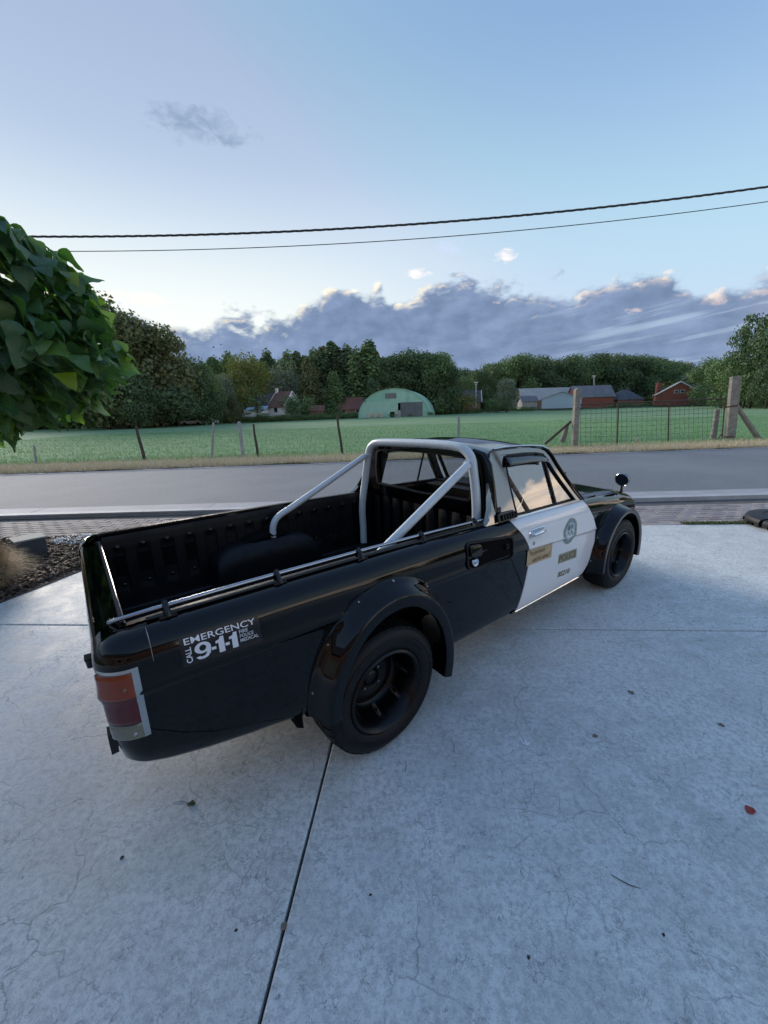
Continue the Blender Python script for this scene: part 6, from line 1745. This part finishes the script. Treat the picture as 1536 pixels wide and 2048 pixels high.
scrap('dry_leaf', 1190, 1472, .026, MT['deadleaf'], 'small dry leaf lying below the larger brown leaf', 'leaf', .1, .5)
scrap('dry_leaf', 1442, 1450, .028, MT['deadleaf'], 'dry grey leaf on the concrete towards the right edge', 'leaf', -.6, .2)
scrap('joint_debris', 568, 1853, .022, MT['deadleaf'], 'brown crumb of debris lying in the concrete joint', 'debris', 1.2, .8)
scrap('dark_crumb', 244, 1716, .014, MT['twig'], 'tiny dark crumb on the left concrete slab', 'crumb', 1.2, .8)
scrap('dark_crumb', 472, 1861, .010, MT['twig'], 'tiny dark crumb left of the debris in the joint', 'crumb', .2, .8)
scrap('dark_crumb', 741, 1790, .009, MT['twig'], 'tiny dark crumb just right of the joint', 'crumb', .2, .8)
scrap('dark_crumb', 1327, 1870, .010, MT['twig'], 'tiny dark crumb near the lower right of the concrete', 'crumb', .9, .8)
scrap('dark_crumb', 1057, 1915, .010, MT['twig'], 'tiny dark crumb low in the middle of the concrete', 'crumb', .9, .8)
def twig(pxs, r_, lb, nm='twig'):
    P = [gxy(*q) for q in pxs]; c = P[0].copy(); mb = MB(); mb.tube([Vector((q.x-c.x, q.y-c.y, r_+.0015*(i % 2))) for i, q in enumerate(P)], [r_*.6]+[r_]*(len(P)-2)+[r_*.5], 6); o = mb.build(nm, MT['twig'], loc=(c.x, c.y, 0)); tag(o, lb, 'twig')
twig([(1222, 1750), (1238, 1760), (1260, 1771), (1281, 1778)], .0013, 'thin dark straight twig lying on the right concrete slab')
twig([(345, 1607), (362, 1603), (378, 1606), (395, 1612)], .0010, 'thin curved stalk beside the green leaf scrap')
twig([(812, 1524), (813, 1531), (811, 1540), (812, 1544)], .0010, 'short curved stalk in front of the rear wheel')
mb = MB()
c = gxy(1051, 1487)
for i in range(16):
    a = random.uniform(0, 6.28); q = random.uniform(0, .022)*(1 if i < 12 else 2); mb.lathe([(0, .0018), (.004*random.uniform(.5, 1.3), .0012), (.006*random.uniform(.5, 1.2), 0)], (q*math.cos(a), q*math.sin(a), 0), 8, 'Z')
o = mb.build('bird_dropping', mat('white_splash', (.75, .76, .78), .6), loc=(c.x, c.y, .0005)); tag(o, 'small white bird dropping splashed on the concrete', 'bird dropping')

# birds far away
bm_ = MB(); bm_.tube([(-.22, 0, 0), (-.10, 0, .03), (.08, 0, .03), (.2, 0, .02), (.26, 0, .02)], [.02, .06, .065, .04, .01], 8)
bb = bm_.mesh('body'); bb.materials.append(MT['underbody'])
wm = MB(); wm.add([(.10, 0, .05), (-.10, 0, .05), (-.05, .30, .16), (.10, .28, .16), (-.12, .55, .10), (-.02, .56, .10)], [(0, 1, 2, 3), (3, 2, 4, 5)]); wb = wm.mesh('wing', False); wb.materials.append(MT['underbody'])
for (u, v, lb) in ((427, 695, 'left of two dark birds flying above the left wood'), (442, 690, 'right of two dark birds flying above the left wood'), (905, 712, 'lone dark bird flying over the gap in the wood')):
    o = empty('bird', at(u, v, 70), random.uniform(0, 6)); o.scale = (.9,)*3; tag(o, lb, 'bird'); link('body', bb, o); link('wing', wb, o); link('wing', wb, o, scale=(1, -1, 1))

# things beyond the right edge that show as reflections in the cab glass
for x, y, H, lb in ((21, 4.4, 8.5, 'nearer wooden pole past the right edge, seen only mirrored in the door window'), (30, 9.6, 8.5, 'farther wooden pole past the right edge, seen only mirrored in the cab glass')):
    o = empty('utility_pole', (x, y, 0)); tag(o, lb, 'pole'); mb = MB(); mb.tube([(0, 0, -.2), (0, 0, H)], [.15, .10], 12); mb.build('pole_shaft', MT['wood_brown'], o); mb = MB(); mb.box((0, 0, H-.5), (.9, .1, .1)); mb.build('cross_arm', MT['wood_brown'], o, smooth=False)
for i, (x, y, H) in enumerate(((62, 22, 9), (64, 8, 8), (60, -4, 9.5), (66, -16, 8), (56, 36, 10))):
    o = empty('broadleaf_tree', (x, y, float(terr(x, y))), i*1.3); o.scale = (H*1.3, H*1.3, H); tag(o, ('tree past the right edge beside the field', 'first tree past the right edge beyond the road', 'second tree past the right edge near the road', 'third tree past the right edge near the road', 'tree past the right edge behind the dark bushy one')[i], 'tree')
    link('crown', cm('round', ('dark', 'mid')[i % 2], i % 3), o); link('trunk', trunks[i % 3], o)

# the house behind the camera: it shades the driveway and shows dark in the bodywork
hs = gable_house('brick_house', 'brown brick house with dark garage door standing behind the photographer', 700, 60, 19, 9, 3.6, 7.4, MT['brickpale'], MT['roof_dark'], 180, 'house', windows=[('f', -6.5, 1.6, 1.6, 1.3), ('f', -3.4, 1.6, 1.2, 1.3), ('f', 7.2, 1.6, 1.6, 1.3)], doorx=-1.0)
hs.location = (-4.2, -5.2, 0)
mb = MB(); mb.box((3.0, -.06, 1.15), (4.6, .08, 2.3)); gd = mb.build('garage_door', MT['barn_door'], hs, smooth=False)
for i in range(7): mb = MB(); mb.box((3.0, -.115, .17+.33*i), (4.5, .03, .29)); mb.build('door_panel', MT['barn_door'], gd, smooth=False)
